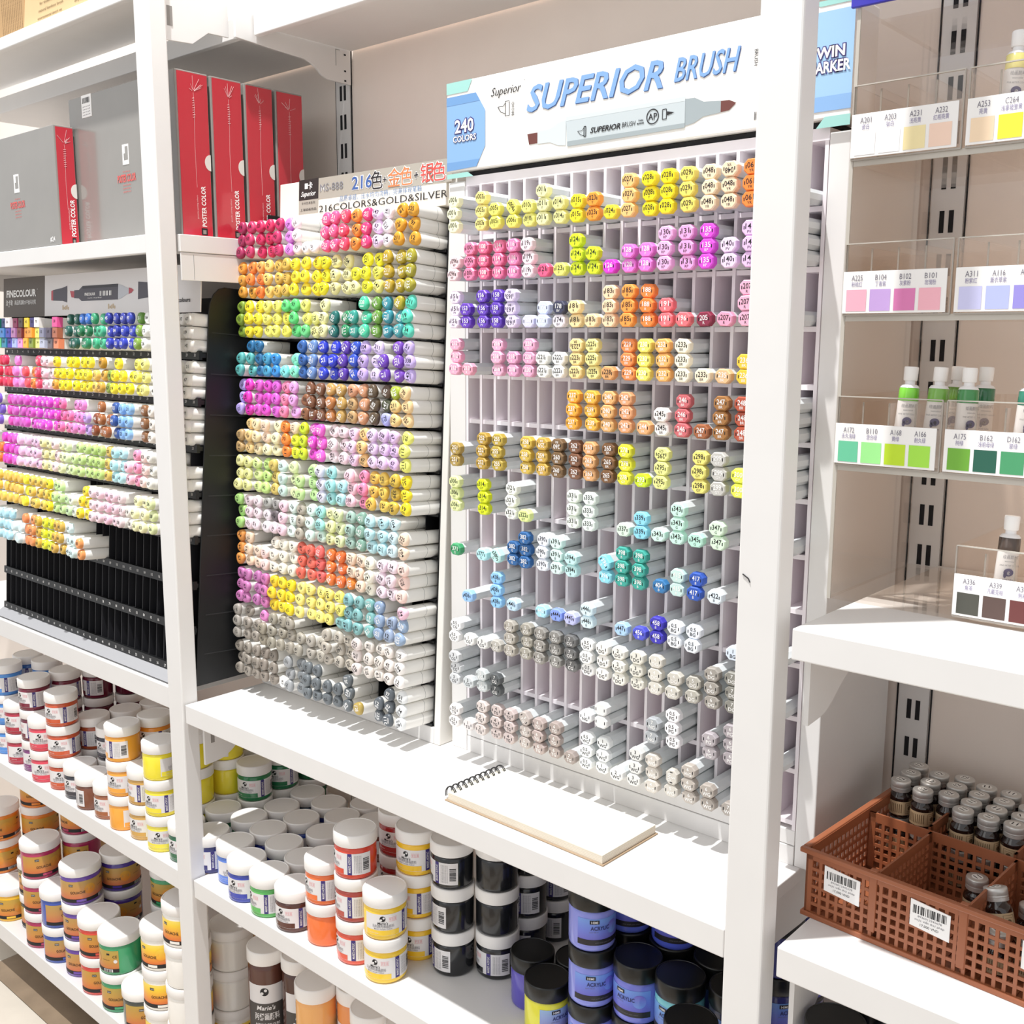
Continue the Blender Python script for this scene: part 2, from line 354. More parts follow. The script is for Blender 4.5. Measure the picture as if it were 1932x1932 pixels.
for k, (y0, y1) in enumerate(((.048, .113), (.118, .183), (.189, .251), (.257, .32))):
    poster_box('grey and red poster colour box, %s in the row of four, %s' % (('nearest', 'second', 'third', 'rearmost')[k], ('white sticker on front', 'behind the nearest', 'before the rearmost', 'closest to the wall')[k]), -2.085, -1.70, y0, y1, 1.783, 2.062, sticker=(k == 0), logo_x=.015 if k == 0 else None)
poster_box('shorter grey and red poster colour box at far left', -2.47, -2.063, .004, .044, 1.783, 2.008, logo_x=.03, small=True)
KRAFT = mat('kraft_card', 'D9BC8E', .7, noise=.05); KRAFT2 = mat('kraft_card_dark', 'B9966A', .7, noise=.08); KINK = mat('brown_ink', '6E5638', .7)
t = thing('kraft_box', 'light kraft box with printed lines on the front top shelf', 'box', (-1.98, .02, 2.199))
b = MB(); b.prism([(-.215, 0), (.19, 0), (.19, .12), (-.185, .12)], 0, .12, 'y', KRAFT); b.build('carton', t, bevel=.001)
b = MB()
for k in range(6): b.text(('environmental sketch set', 'natural bamboo brush', 'for students and artists', 'keep dry and clean', 'handle with care', 'paper and paint')[k], .005, (-.15 + .006*k, -.0006, .015 + .013*k), KINK, align='l', width=.1)
for k in range(5): b.text('acrylic painting sets for art class', .006, (.0, -.0006, .02 + .015*k), KINK, align='l', width=.13)
b.box(-.12, .06, -.0006, 0, .1, .112, KINK); b.build('print', t)
t = thing('kraft_box', 'darker kraft box with dense small print at the top left corner', 'box', (-2.33, .03, 2.199))
b = MB(); b.box(-.125, .125, 0, .12, 0, .13, KRAFT2); b.build('carton', t, bevel=.001)
b = MB()
for k in range(12): b.text('ingredients and instructions for use of this paint set', .0035, (.112 - .008*k, -.0006, .06), KINK, xd=(0, 0, 1), yd=(-1, 0, 0), width=.1)
b.build('print', t)
# ================================================================ MARKER RACKS
CAMP = Vector((0, -1, 1.6))
def rackroot(name, label, loc, lean): return thing(name, label, 'marker rack', loc, (-lean, 0, 0))
def outlined(mb, t, size, o, m, mo, dy=.0004, off=.02, **k):
    """lettering with a coloured outline behind it"""
    kk = dict(k); kk['bold'] = k.get('bold', 0) + off
    mb.text(t, size, (o[0], o[1], o[2]), mo, **kk); mb.text(t, size, (o[0], o[1] - dy, o[2]), m, **k)
# ---- white rack at the right (20 columns x 12 rows)
RX, RY, RZ = -.858, .19, .933
R_row = lambda r: 1.757 - .0695*(r-1) - RZ           # top face of the row shelf
R_col = lambda c: -1.1266 + .0288*(c-1) - RX
rr_ = rackroot('marker_rack', 'white marker rack of square cells at the right under the long brush sign', (RX, RY, RZ), 0)
b = MB(); b.box(-.321, -.287, 0, .215, 0, .905, WHITE); b.build('side_panel', rr_, bevel=.0015)
b = MB(); b.box(.296, .322, 0, .215, 0, .905, WHITE); b.build('side_panel', rr_, bevel=.0015)
b = MB(); b.box(-.286, .295, .0, .2, 0, .026, WHITE); b.box(-.286, .295, .001, .2, .0268, .047, WHITE); b.build('base_board', rr_, bevel=.0008)
b = MB(); b.box(-.286, .295, .195, .2, .048, .905, LAV); b.build('back_panel', rr_)
b = MB(); b.box(-.286, .295, .002, .19, .897, .911, LAV); b.box(-.286, .295, .006, .19, .912, .918, DARK); b.build('top_board', rr_)
for k in range(21):
    x = -1.141 + .0288*k - RX; b = MB(); b.box(x - .0022, x + (.0022 if k < 20 else .0024), 0, .19, .048, .897, LAV); b.build('divider', rr_)
b = MB(); b.box(.2955, .2959, .004, .19, .048, .905, DARK); b.build('edge_gap', rr_)
for r in range(1, 13):
    b = MB()
    for k in range(20):
        x = -1.141 + .0288*k - RX; b.box(x + .0023, x + .0265, .003, .19, R_row(r) - .0062, R_row(r), LAV)
    b.build('row_shelf', rr_)
hd = MB(); hd.box(-.319, .322, -.005, .06, .919, 1.048, mat('sign_white', 'F1EEEA', .35)); hd = hd.build('header_sign', rr_, bevel=.002)
hd['label'] = 'long white brush marker sign with blue ends'
g = MB(); Yt = -.0056; hx = lambda x: x - RX; hz = lambda z: z - RZ
SKY = mat('sign_blue', '86AEDC', .4); SKY2 = mat('sign_blue_deep', '6F9ACB', .4); AQ = mat('sign_aqua', '9CCFC8', .4); SKY3 = mat('sign_blue_pale', '9CC2E4', .4)
def poly(mb, pts, y, m): mb.quad([(hx(a), y, hz(c)) for a, c in pts][::-1], m)
poly(g, [(-1.1765, 1.9604), (-1.1161, 1.9604), (-1.0975, 1.9336), (-1.0975, 1.8834), (-1.115, 1.8558), (-1.1765, 1.8538)], Yt, SKY)
poly(g, [(-1.1765, 1.9604), (-1.1161, 1.9604), (-1.1075, 1.948), (-1.1765, 1.948)], Yt - .0002, SKY2)
poly(g, [(-1.1765, 1.866), (-1.109, 1.866), (-1.115, 1.8558), (-1.1765, 1.8538)], Yt - .0002, SKY2)
poly(g, [(-1.1765, 1.9808), (-1.1235, 1.9808), (-1.1329, 1.9645), (-1.1765, 1.9645)], Yt, AQ)
poly(g, [(-1.1765, 1.849), (-1.1334, 1.8497), (-1.1215, 1.8425), (-1.1765, 1.8425)], Yt, AQ)
g.build('end_print', hd); g = MB()
poly(g, [(-.612, 1.93), (-.590, 1.969), (-.5362, 1.969), (-.5362, 1.8605), (-.59, 1.8605), (-.612, 1.895)], Yt, SKY3)
poly(g, [(-.6, 1.877), (-.5362, 1.877), (-.5362, 1.8605), (-.59, 1.8605)], Yt - .0002, SKY)
poly(g, [(-.59, 1.9808), (-.5362, 1.9808), (-.5362, 1.975), (-.578, 1.975)], Yt, AQ); poly(g, [(-.567, 1.8545), (-.5362, 1.8545), (-.5362, 1.8425), (-.577, 1.8425)], Yt, AQ)
g.build('end_print', hd)
g = MB()
outlined(g, '240', .018, (hx(-1.1395), Yt - .0005, hz(1.9165)), INKW, NAVY, off=.055, bold=.02)
outlined(g, 'COLORS', .0085, (hx(-1.1390), Yt - .0005, hz(1.8985)), INKW, NAVY, off=.055, bold=.02)
g.build('end_lettering', hd); g = MB()
outlined(g, 'TWIN', .0115, (hx(-.568), Yt - .0005, hz(1.9245)), INKW, NAVY, off=.07, bold=.03)
outlined(g, 'MARKER', .0115, (hx(-.5645), Yt - .0005, hz(1.9085)), INKW, NAVY, off=.07, bold=.03, width=.052)
g.build('end_lettering', hd)
g = MB()
for dx, dz, m_, y in ((.0008, -.0009, BLUED, Yt), (0, 0, BLUEP, Yt - .0004)):
    g.text('SUPERIOR', .0335, (hx(-.903) + dx, y, hz(1.9365) + dz), m_, shear=.3, bold=.018, width=.229)
    g.text('BRUSH', .0275, (hx(-.7255) + dx, y, hz(1.9372) + dz), m_, shear=.3, bold=.012, width=.094)
# the E of the big word carries a split bar: small block in its bowl
g.build('title_lettering', hd)
g = MB()
g.text('Superior', .0115, (hx(-1.057), Yt, hz(1.9555)), INK, shear=.35, width=.058); g.text('R', .002, (hx(-1.0215), Yt, hz(1.964)), INK)
g.text('BROAD', .0045, (hx(-1.0435), Yt, hz(1.928)), INK, rot=PI/2, width=.0185); g.text('BRUSH', .0045, (hx(-.6575), Yt, hz(1.934)), INK, rot=-PI/2, width=.0185)
def outline(mb, pts, y, m, wd=.0009):
    n = len(pts)
    for i in range(n):
        a = Vector((pts[i][0], 0, pts[i][1])); c = Vector((pts[(i+1) % n][0], 0, pts[(i+1) % n][1])); d = (c - a)
        if d.length < 1e-6: continue
        d.normalize(); p = Vector((-d.z, 0, d.x))*wd/2
        mb.quad([(hx((q).x), y, hz((q).z)) for q in (a - p, c - p, c + p, a + p)], m)
outline(g, [(-1.0726, 1.9335), (-1.062, 1.9335), (-1.058, 1.9375), (-1.058, 1.9225), (-1.0665, 1.926)], Yt, INK)
outline(g, [(-1.058, 1.9395), (-1.0505, 1.9395), (-1.0505, 1.9195), (-1.058, 1.9195)], Yt, INK)
outline(g, [(-.6525, 1.944), (-.645, 1.944), (-.645, 1.925), (-.6525, 1.925)], Yt, INK); outline(g, [(-.645, 1.94), (-.636, 1.937), (-.636, 1.932), (-.645, 1.929)], Yt, INK)
g.build('small_lettering', hd)
g = MB(); MKG = mat('printed_marker_grey', 'BFC8CC', .45); MKG2 = mat('printed_marker_grey_deep', '9CA6AA', .45); MKG3 = mat('printed_marker_light', 'CDD5D8', .45); NIB = mat('printed_nib', '6A3A34', .5)
poly(g, [(-1.0159, 1.8894), (-.997, 1.8894), (-.997, 1.8752), (-1.0126, 1.8748)], Yt, NIB)
poly(g, [(-.997, 1.8905), (-.974, 1.8915), (-.96, 1.8975), (-.946, 1.9), (-.946, 1.8665), (-.96, 1.868), (-.974, 1.8735), (-.997, 1.874)], Yt, MKG3)
poly(g, [(-.946, 1.9034), (-.7545, 1.9034), (-.7545, 1.866), (-.9435, 1.8645)], Yt - .0003, MKG)
poly(g, [(-.946, 1.9034), (-.7545, 1.9034), (-.7545, 1.898), (-.946, 1.898)], Yt - .0004, MKG3); poly(g, [(-.9435, 1.871), (-.7545, 1.8715), (-.7545, 1.866), (-.9435, 1.8645)], Yt - .0004, MKG2)
poly(g, [(-.7545, 1.9005), (-.741, 1.9), (-.728, 1.8935), (-.7036, 1.8912), (-.7036, 1.8775), (-.728, 1.876), (-.741, 1.87), (-.7545, 1.868)], Yt, MKG2)
poly(g, [(-.7036, 1.891), (-.692, 1.8905), (-.6823, 1.886), (-.692, 1.8785), (-.7036, 1.8778)], Yt, NIB)
g.build('marker_picture', hd)
g = MB(); y = Yt - .0008
g.text('SUPERIOR', .0068, (hx(-.8785), y, hz(1.8805)), INK, shear=.25, bold=.025, width=.05); g.text('BRUSH', .0062, (hx(-.8405), y, hz(1.881)), INK, shear=.25, width=.022)
g.text('TWIN', .002, (hx(-.8215), y, hz(1.883)), INK, bold=.03); g.text('MARKER', .002, (hx(-.8215), y, hz(1.8795)), INK, bold=.03)
outline(g, [(-.803 + .009*math.cos(2*PI*k/20), 1.8855 + .009*math.sin(2*PI*k/20)) for k in range(20)], y, INK, .0014); g.text('AP', .008, (hx(-.803), y, hz(1.8855)), INK, bold=.01)
outline(g, [(-.925, 1.882), (-.918, 1.882), (-.914, 1.8855), (-.914, 1.875), (-.92, 1.877)], y, INK, .0007); outline(g, [(-.914, 1.887), (-.911, 1.887), (-.911, 1.874), (-.914, 1.874)], y, INK, .0012)
outline(g, [(-.788, 1.892), (-.782, 1.892), (-.782, 1.88), (-.788, 1.88)], y, INK, .001); poly(g, [(-.781, 1.889), (-.77, 1.8865), (-.781, 1.884)], y, INK)
bars(g, hx(-.6574), hx(-.62), hz(1.8625), hz(1.872), Yt, INK); g.text('6971234', .003, (hx(-.638), Yt, hz(1.859)), INK)
g.build('picture_lettering', hd)
# ---- caps and barrels
def octa(w, h, c, y, dx=0): 
    a, b = w/2, h/2; return [(-a+c, y, -b), (a-c, y, -b), (a, y, -b+c), (a, y, b-c), (a-c, y, b), (-a+c, y, b), (-a, y, b-c), (-a, y, -b+c)][::-1]
def octa_barrel(mb, M=None): mb.loft([octa(.0205, .0171, .0052, y) for y in (.0112, .1435)] + [octa(.017, .014, .0045, .146)], GREYB, False, M=M)
def octa_cap(mb, m, M=None): mb.loft([octa(.019, .0154, .0044, 0), octa(.0215, .0178, .0050, .0016), octa(.0215, .0178, .0050, .0098), octa(.0200, .0166, .005, .0112)], m, False, M=M)
MC = {}
def once(k, fn):
    if k not in MC: MC[k] = fn()
    return MC[k]
def mk(name, fn):
    def g_():
        b = MB(); fn(b); return b.mesh(name)
    return once(name, g_)
CAPT = {}
def octa_print(b, code, suf, ink, M=None):
    i_ = INKW if ink == 'w' else INK
    if code != '-':
        if suf in ('CG', 'DG', 'TG', 'NG', 'WG', 'PG', 'BG'): b.text(code, .0048, (0, -.0002, .0034), i_, bold=.01, M=M); b.text(suf, .0046, (0, -.0002, -.0032), i_, bold=.01, M=M)
        else: b.text(code, .0062, (0, -.0002, .0018), i_, width=.0112, bold=.01, M=M); b.text(suf, .0034, (0, -.0002, -.0045), i_, M=M)
    for sx in (-1, 1): b.box(sx*.0072 - .0006, sx*.0072 + .0006, -.0002, .0005, -.002, .002, DARK, M=M)
def octa_cap_mesh(code, suf, ink):
    k = ('o', code, suf, ink)
    if k in CAPT: return CAPT[k]
    b = MB(); octa_cap(b, CAPM); octa_print(b, code, suf, ink)
    CAPT[k] = b.mesh('octagonal_cap'); return CAPT[k]
RIGHT = """
1 001 Y F6F6CE 3;3 003 Y F6E88E 3;4 005 Y F5EF74 2;5 006 Y F6F070 2 t50;6 010 Y F4F084 2;7 011 Y F5F3B4 3;8 014 Y F5F09E 2;9 015 Y FAEA30 2;10 023 Y F9A23C 2;11 024 Y F9E43A 1;12 027 Y FAC880 3;13 028 Y FCE822 3;14 028 Y FCE822 3;15 029 Y F4E16C 3;16 048 YR F6DFBE 3;17 048 YR F6DDBC 3 t180;18 061 YR F98B3D 3;20 066 YR F0A050 1
1 096 RP F8D8DC 2;2 100 RP F58CB2 3;3 108 RP EE6C94 3 w;4 114 RP EE78A2 3 w;5 116 RP F48DBD 3 w;6 119 RP FBE6F0 3;7 121 F F6648F 1;8 123 F F6F57E 1;9 124 F DAEE2A 3;10 124 F DAEE2A 2;11 126 F E040D8 1 w;12 128 F EC7EDA 2 w;13 128 F EC80DA 2 w;14 130 RP F6BAEA 3;15 131 RP F3AAE2 3;16 135 RP DB4ED8 3 w;17 140 PV F0D6F6 2;18 141 PV ECC4F2 3;20 146 PV C890E0 3
1 151 PV F2E2F6 3;2 153 PV 6A40BE 2 w;3 156 PV 6B46BF 3 w;4 158 PV 6440BB 3 w;5 163 BV E6D9F8 3 a180;6 168 BV DADAFA 1 w;7 172 BV D5DDFA 2 w;8 174 BV F0E8F2 1;8 178 BV 3E4058 1 w;9 181 R FBE2A8 2;10 183 R FBDEAE 1;11 183 R FBDAB4 3;12 185 R F9A24C 3;13 188 R F78A40 3 w;14 191 R F5767E 2 w;15 196 R F5767E 1 w;16 205 R 8A2C45 1 w;17 207 R F0A5C2 1;18 207 R F0B2CC 3;20 209 R D87888 1
1 212 R F2AEC8 3 w;2 213 R F2A8BE 1 w;4 216 R F0B4D0 3 w;5 218 R E4A5C8 2 w;6 220 R EBABCB 3 w;7 221 BR FAF9F3 2;8 222 BR FAFAF7 2;9 223 BR F8DF9C 3 t180;10 225 BR F8ED9C 3;11 228 BR E1A76C 1;12 229 BR F39252 3 w;13 230 BR F6E76C 3 w;14 232 BR F7B768 3 w;15 233 BR FBF3DB 3;16 233 BR FBECCE 1;17 235 BR E9BF8E 1 w;18 236 BR F4CC3E 2 w
9 237 BR F2AC3C 3 w;10 239 BR F3B848 3 w;11 240 BR E5B273 3 w;12 242 BR E5A576 3 w;13 244 BR F0B078 1 w;14 245 BR FBF4EE 2;15 246 BR D06A70 3 w;16 247 BR A4623C 1 w;17 247 BR A3713E 3 w;18 248 BR B5543C 3 w;20 249 BR B06048 3
1 251 BR B2964C 2 w;3 252 BR BC993F 3 w;4 255 BR C0A644 3 w;6 258 BR D7B74C 3 w;7 259 BR D0A94A 3 w t180;8 260 BR 7E6242 3 w t180;9 262 BR 80573F 3 w;10 263 BR E1AA73 3 w;11 265 BR 7C5838 3 w;12 278 GY E4E23C 3 w;13 293 GY D0E72B 1 w;14 295 GY F3F498 3 t180;16 298 GY F0E57E 3;17 299 GY C6C4BE 3 w;18 300 GY E8EE54 2 w;20 304 GY D0E090 3
1 306 GY E7F1AC 3;3 314 GY DEE91F 3;5 321 GY FAFCF3 3;6 322 GY E5F39E 1;9 331 G F2FAF0 3;10 333 G F0FAF5 3;12 337 G E0F6E3 1;13 339 G 92DDF4 2;14 343 G D7F6EB 1;15 343 G CEF4E5 3;16 345 G C0F0DD 1;17 347 G DEF6DC 2;20 350 G A0D8B0 1
1 371 G 3F9E69 1 w;3 377 G BAEDF3 1;4 380 G C6F3ED 1 a50;5 382 G 2E65A1 2 w;6 382 G 2E65A1 3 w;7 390 B EFF3FC 3;8 391 B DDF5F1 3;9 394 B C8F1F1 2;11 396 B 93E0F3 2 w t50;12 398 B 40A99B 3 w;13 398 B 40A99B 3 w;14 404 B 3979B1 1 w;15 415 B CAE5E1 2 w;16 417 B 3159B9 2 w;17 422 B E7F3FC 1
2 436 B 9EC9F7 1;4 438 B 96CDF7 3;5 441 B C5E3FC 1;7 443 B B2E5FA 1 w;8 444 B 8DA6F5 1;9 445 B C4C8FA 1;10 446 B DDF3FC 2;12 447 B B1D5F8 1;13 456 B 545AD2 1 w;14 458 B 413AB9 2 w;15 0.5 BG F2F6FC 2;16 0.5 BG EEF4FC 2;18 1 BG DEE9F7 1;20 5 BG A0B0C8 1
1 0.5 CG F5F5F5 2;2 1 CG F0F0EE 1;3 3 CG E8E8E6 1;4 4 CG BAB6AE 1 w;5 5 CG B2ACA2 3 w;6 5 CG A8A398 3 w;7 6 CG 98948E 3 w;8 6 CG 908E8A 3 w;9 7 CG 6E6E6E 3 w;10 0.5 DG FAFAF9 3;11 1 DG F5F3EE 3;12 2 DG F1EFE6 3;13 3 DG E7E5DA 3;14 4 DG DCD8CE 3 w;15 4 DG D0CCC2 2 w;16 5 DG B6B2A8 2 w;17 6 DG A39D95 3 w;18 7 DG 8C8A82 3 w;20 8 DG 74726A 1
1 3 CG D6D8DA 3;2 3 CG CFD4D6 1;3 5 CG CAD0D1 2 w;4 7 CG 565A5C 2 w;10 1 NG F3F3F5 1;11 - - E6E6E6 2;14 7 NG AAAEB2 2 w;15 0.5 PG FAF8FA 3;17 6 PG B2AAAE 2 w;18 6 PG AAA2A6 3 w;20 7 PG 8A868A 1
1 0.5 TG EDE9E7 2;2 1 TG E1DAD8 1;3 2 TG D9CEC9 3;4 4 TG CBBCB8 3;5 4 TG C8B9B6 3;6 5 TG BBB0AA 3 w t50;7 6 TG B6A6A1 3 w;8 6 TG AA9C96 3 w;9 7 TG A0948E 1 w;10 0.5 WG F1F3F3 3;11 1 WG EAECEC 3;12 2 WG E8E8E8 1;13 3 WG DEDEDC 3;14 4 WG D0C9C0 3 w;15 5 WG CEC9C0 2 w t90;16 6 WG BAB1A8 3 w;17 6 WG ADA49B 2 w;18 7 WG A29A92 1 w
"""
def nearest(items, n=300): return sorted(items, key=lambda t: (t[0] - CAMP).length)[:n], sorted(items, key=lambda t: (t[0] - CAMP).length)[n:]
POS = {1: ['alone in its cell'], 2: ['bottom of two', 'top of two'], 3: ['bottom of three', 'middle of three', 'top of three']}
rng = random.Random(11)
items = []
for r, line in enumerate(RIGHT.strip().split('\n'), 1):
    seen = {}
    for e in line.split(';'):
        p = e.split(); c = int(p[0]); n = int(p[4]); ink = 'w' if 'w' in p[5:] else 'k'; flag = [q for q in p[5:] if q[0] in 'tab' and q[1:].isdigit()]
        total = sum(int(q.split()[4]) for q in line.split(';') if int(q.split()[0]) == c)
        yo = rng.uniform(-.003, .003)
        for k in range(n):
            lv = seen.get(c, 0); seen[c] = lv + 1; rot = rng.uniform(-.06, .06)
            if flag and (flag[0][0] == 'a' or (flag[0][0] == 't' and k == n-1)): rot = math.radians(int(flag[0][1:]))
            x = R_col(c) + RX + rng.uniform(-.0012, .0012); z = R_row(r) + RZ + .0092 + .0183*lv
            if abs(rot) > .5 and abs(rot) < 2: z += .0015
            items.append((Vector((x, .145 + yo + rng.uniform(-.002, .002), z)), rot, p[1], p[2], p[3], ink, POS[total][lv], c, r))
keep, rest = nearest(items)
def marker_label(h, kind, pos, c, r, rack): return '%s-capped %s, %s, column %s, row %s, %s' % (cname(h), kind, pos, ORD[c], ORD[r], rack)
for P, rot, code, suf, h, ink, pos, c, r in keep:
    o = link('brush_marker', mk('octagonal_barrel', octa_barrel), None, P, (rng.uniform(-.008, .008), rot, rng.uniform(-.02, .02)))
    tag(o, marker_label(h, 'brush marker', pos, c, r, 'white rack'), 'marker', 'brush markers in the white rack')
    link('cap', octa_cap_mesh(code, suf, ink), o, color=lin(h))
def stuff_markers(name, label, rest, fb, fc):
    """the smaller, farther markers of one kind as one object with their own cap colours"""
    mb = MB(); fcol = []
    for e_ in rest:
        M, h = e_[:2]; n0 = len(mb.f); fc(mb, CAPA, M, *e_[2:]); fcol += [lin(h)]*(len(mb.f) - n0); n0 = len(mb.f); fb(mb, M); fcol += [(1, 1, 1, 1)]*(len(mb.f) - n0)
    me = mb.mesh(name); a = me.color_attributes.new('Col', 'FLOAT_COLOR', 'CORNER')
    k = 0
    for p, cc in zip(me.polygons, fcol):
        for li in p.loop_indices: a.data[li].color = cc
    return tag(link(name, me), label, 'marker', kind='stuff')
if rest:
    stuff_markers('brush_marker_stock', 'farther octagonal brush markers along the left side of the white rack', [(Matrix.Translation(t[0]) @ Matrix.Rotation(t[1], 4, 'Y'), t[4], t) for t in rest], octa_barrel, lambda mb, m, M, t: (octa_cap(mb, m, M), octa_print(mb, t[2], t[3], t[5], M)))
# ---- middle rack (18 columns x 12 rows)
CX, CY, CZ, CL = -1.447, .172, .933, math.radians(3.0)
cr_ = rackroot('marker_rack', 'black middle marker rack with white side board and gold and silver sign', (CX, CY, CZ), CL)
CM = Matrix.Translation((CX, CY, CZ)) @ Matrix.Rotation(-CL, 4, 'X')
b = MB(); b.prism([(0, .0003), (0, .945), (.16, .945), (.16, .009)], .242, .256, 'x', mat('worn_white_board', 'EDEAE4', .5, noise=.06)); b.build('side_panel', cr_, bevel=.002)
b = MB(); b.box(.236, .2418, .004, .155, .03, .88, BLACKP); b.build('side_lining', cr_)
b = MB(); b.box(-.2425, -.2402, .004, .16, .009, .9, BLACKP); b.build('side_panel', cr_, bevel=.002)
b = MB(); b.prism([(0, .0003), (0, .028), (.15, .028), (.15, .0085)], -.24, .2418, 'x', WHITE); b.build('base_board', cr_, bevel=.0015)
b = MB(); b.box(-.24, .236, .13, .135, .03, .88, BLACKP); b.build('back_panel', cr_)
C_row = lambda r: (1.7425 - .0706*(r-1) - CZ)/math.cos(CL)
for k in range(17):
    x = -1.6625 + .02653*k - CX; b = MB(); b.box(x - .0006, x + .0006, 0, .13, .03, .88, BLACKP); b.build('divider', cr_)
for r in range(1, 13):
    b = MB(); b.box(-.24, .236, .001, .13, C_row(r) - .004, C_row(r), BLACKP); b.build('row_shelf', cr_)
sgn = MB(); sgn.box(-.187, .2415, -.008, .02, .877, .947, mat('sign_cream', 'E9E2D6', .4)); sgn = sgn.build('header_sign', cr_, bevel=.001)
SGY = mat('sign_grey', 'A8A297', .45); SBK = mat('sign_black', '2C2C2B', .45); ORG = mat('sign_orange', 'E07C4C', .5); RDS = mat('sign_red', 'D25048', .5); BLS = mat('sign_blue_ink', '3C5C9A', .5); BL2 = mat('sign_blue_soft', '7690B4', .5)
cz = lambda z: (z - CZ)/math.cos(CL) + .0035; cx = lambda x: x - CX
g = MB(); y = -.0084
g.box(cx(-1.5225), cx(-1.193), y, -.008, cz(1.8405), cz(1.8763), SGY); g.box(cx(-1.578), cx(-1.5228), y, -.008, cz(1.842), cz(1.8773), SBK); g.box(cx(-1.578), cx(-1.5228), y, -.008, cz(1.818), cz(1.8415), SGY); g.build('panel_print', sgn)
g = MB(); y = -.0088
g.text('Superior', .0085, (cx(-1.5505), y, cz(1.8525)), INKW, shear=.35, bold=.01, width=.042); g.box(cx(-1.561), cx(-1.5525), y, -.0085, cz(1.861), cz(1.8705), INKW); g.text('卡', .0095, (cx(-1.5455), y, cz(1.8655)), INKW, bold=.02)
g.text('卡卡艺术系列', .0036, (cx(-1.5505), y, cz(1.836)), INK, width=.038); g.text('上海绘画用品', .0036, (cx(-1.5505), y, cz(1.825)), INK, width=.046)
outlined(g, 'MS-888', .0125, (cx(-1.486), y, cz(1.859)), GREYP, INKW, off=.006, width=.062)
outlined(g, '216', .0205, (cx(-1.406), y, cz(1.859)), BLS, INKW, off=.04, bold=.015, width=.051)
for t_, x, m_, s_ in (('色', -1.3595, INK, .0225), ('+', -1.3485 + .0, INK, .014), ('金', -1.3255, ORG, .0225), ('色', -1.2965, ORG, .0225), ('+', -1.2735, INK, .014), ('银', -1.2485, RDS, .0225), ('色', -1.2215, RDS, .0225)):
    if t_ == '色' and m_ is INK: x = -1.3685
    outlined(g, t_, s_, (cx(x), y, cz(1.8575)), m_, INKW, off=.035, bold=.004)
g.text('品质卓越，出水均匀流畅，完美体现笔触', .0072, (cx(-1.362), y, cz(1.8358)), BL2, width=.204)
g.text('216COLORS&GOLD&SILVER', .0115, (cx(-1.3605), y, cz(1.8233)), INK, width=.318)
g.build('lettering', sgn)
def tri(R, y, dr=0): return [((R*(1 + .075*math.cos(3*a + PI/2)))*math.cos(a), y, (R*(1 + .075*math.cos(3*a + PI/2)))*math.sin(a)*1.02) for a in [2*PI*i/18 for i in range(18)]]
def flip(L): return L[::-1]
def tri_barrel(mb, M=None):
    mb.loft([flip(tri(.0106, .0078)), flip(tri(.0109, .0095)), flip(tri(.0109, .143)), flip(tri(.0095, .145))], WHITEB, True, M=M)
    mb.loft([flip(tri(.01095, .047)), flip(tri(.01095, .0477))], SEAM, True, (False, False), M=M)
def tri_cap(mb, m, M=None):
    mb.loft([flip(tri(r, y)) for r, y in ((.0068, 0), (.0092, .0006), (.0104, .002), (.0109, .0042), (.0111, .0072), (.0106, .0078))], m, True, M=M)
NUMS = ['12', '34', '51', '67', '45', '83', '26', '19', '70', '142', '147', '325', '338', '104', '211', '97']
def tri_cap_mesh(i, ink):
    k = ('t', i, ink)
    if k in CAPT: return CAPT[k]
    b = MB(); tri_cap(b, CAPM); m_ = INKW if ink == 'w' else INK
    b.text(NUMS[i], .0062, (0, -.0003, .0014), m_, width=.0042*len(NUMS[i]), bold=.01)
    for q in (0, 1): b.box(-.0045, .0045, -.0003, 0, -.0042 - .0018*q, -.0037 - .0018*q, m_)
    CAPT[k] = b.mesh('round_cap'); return CAPT[k]
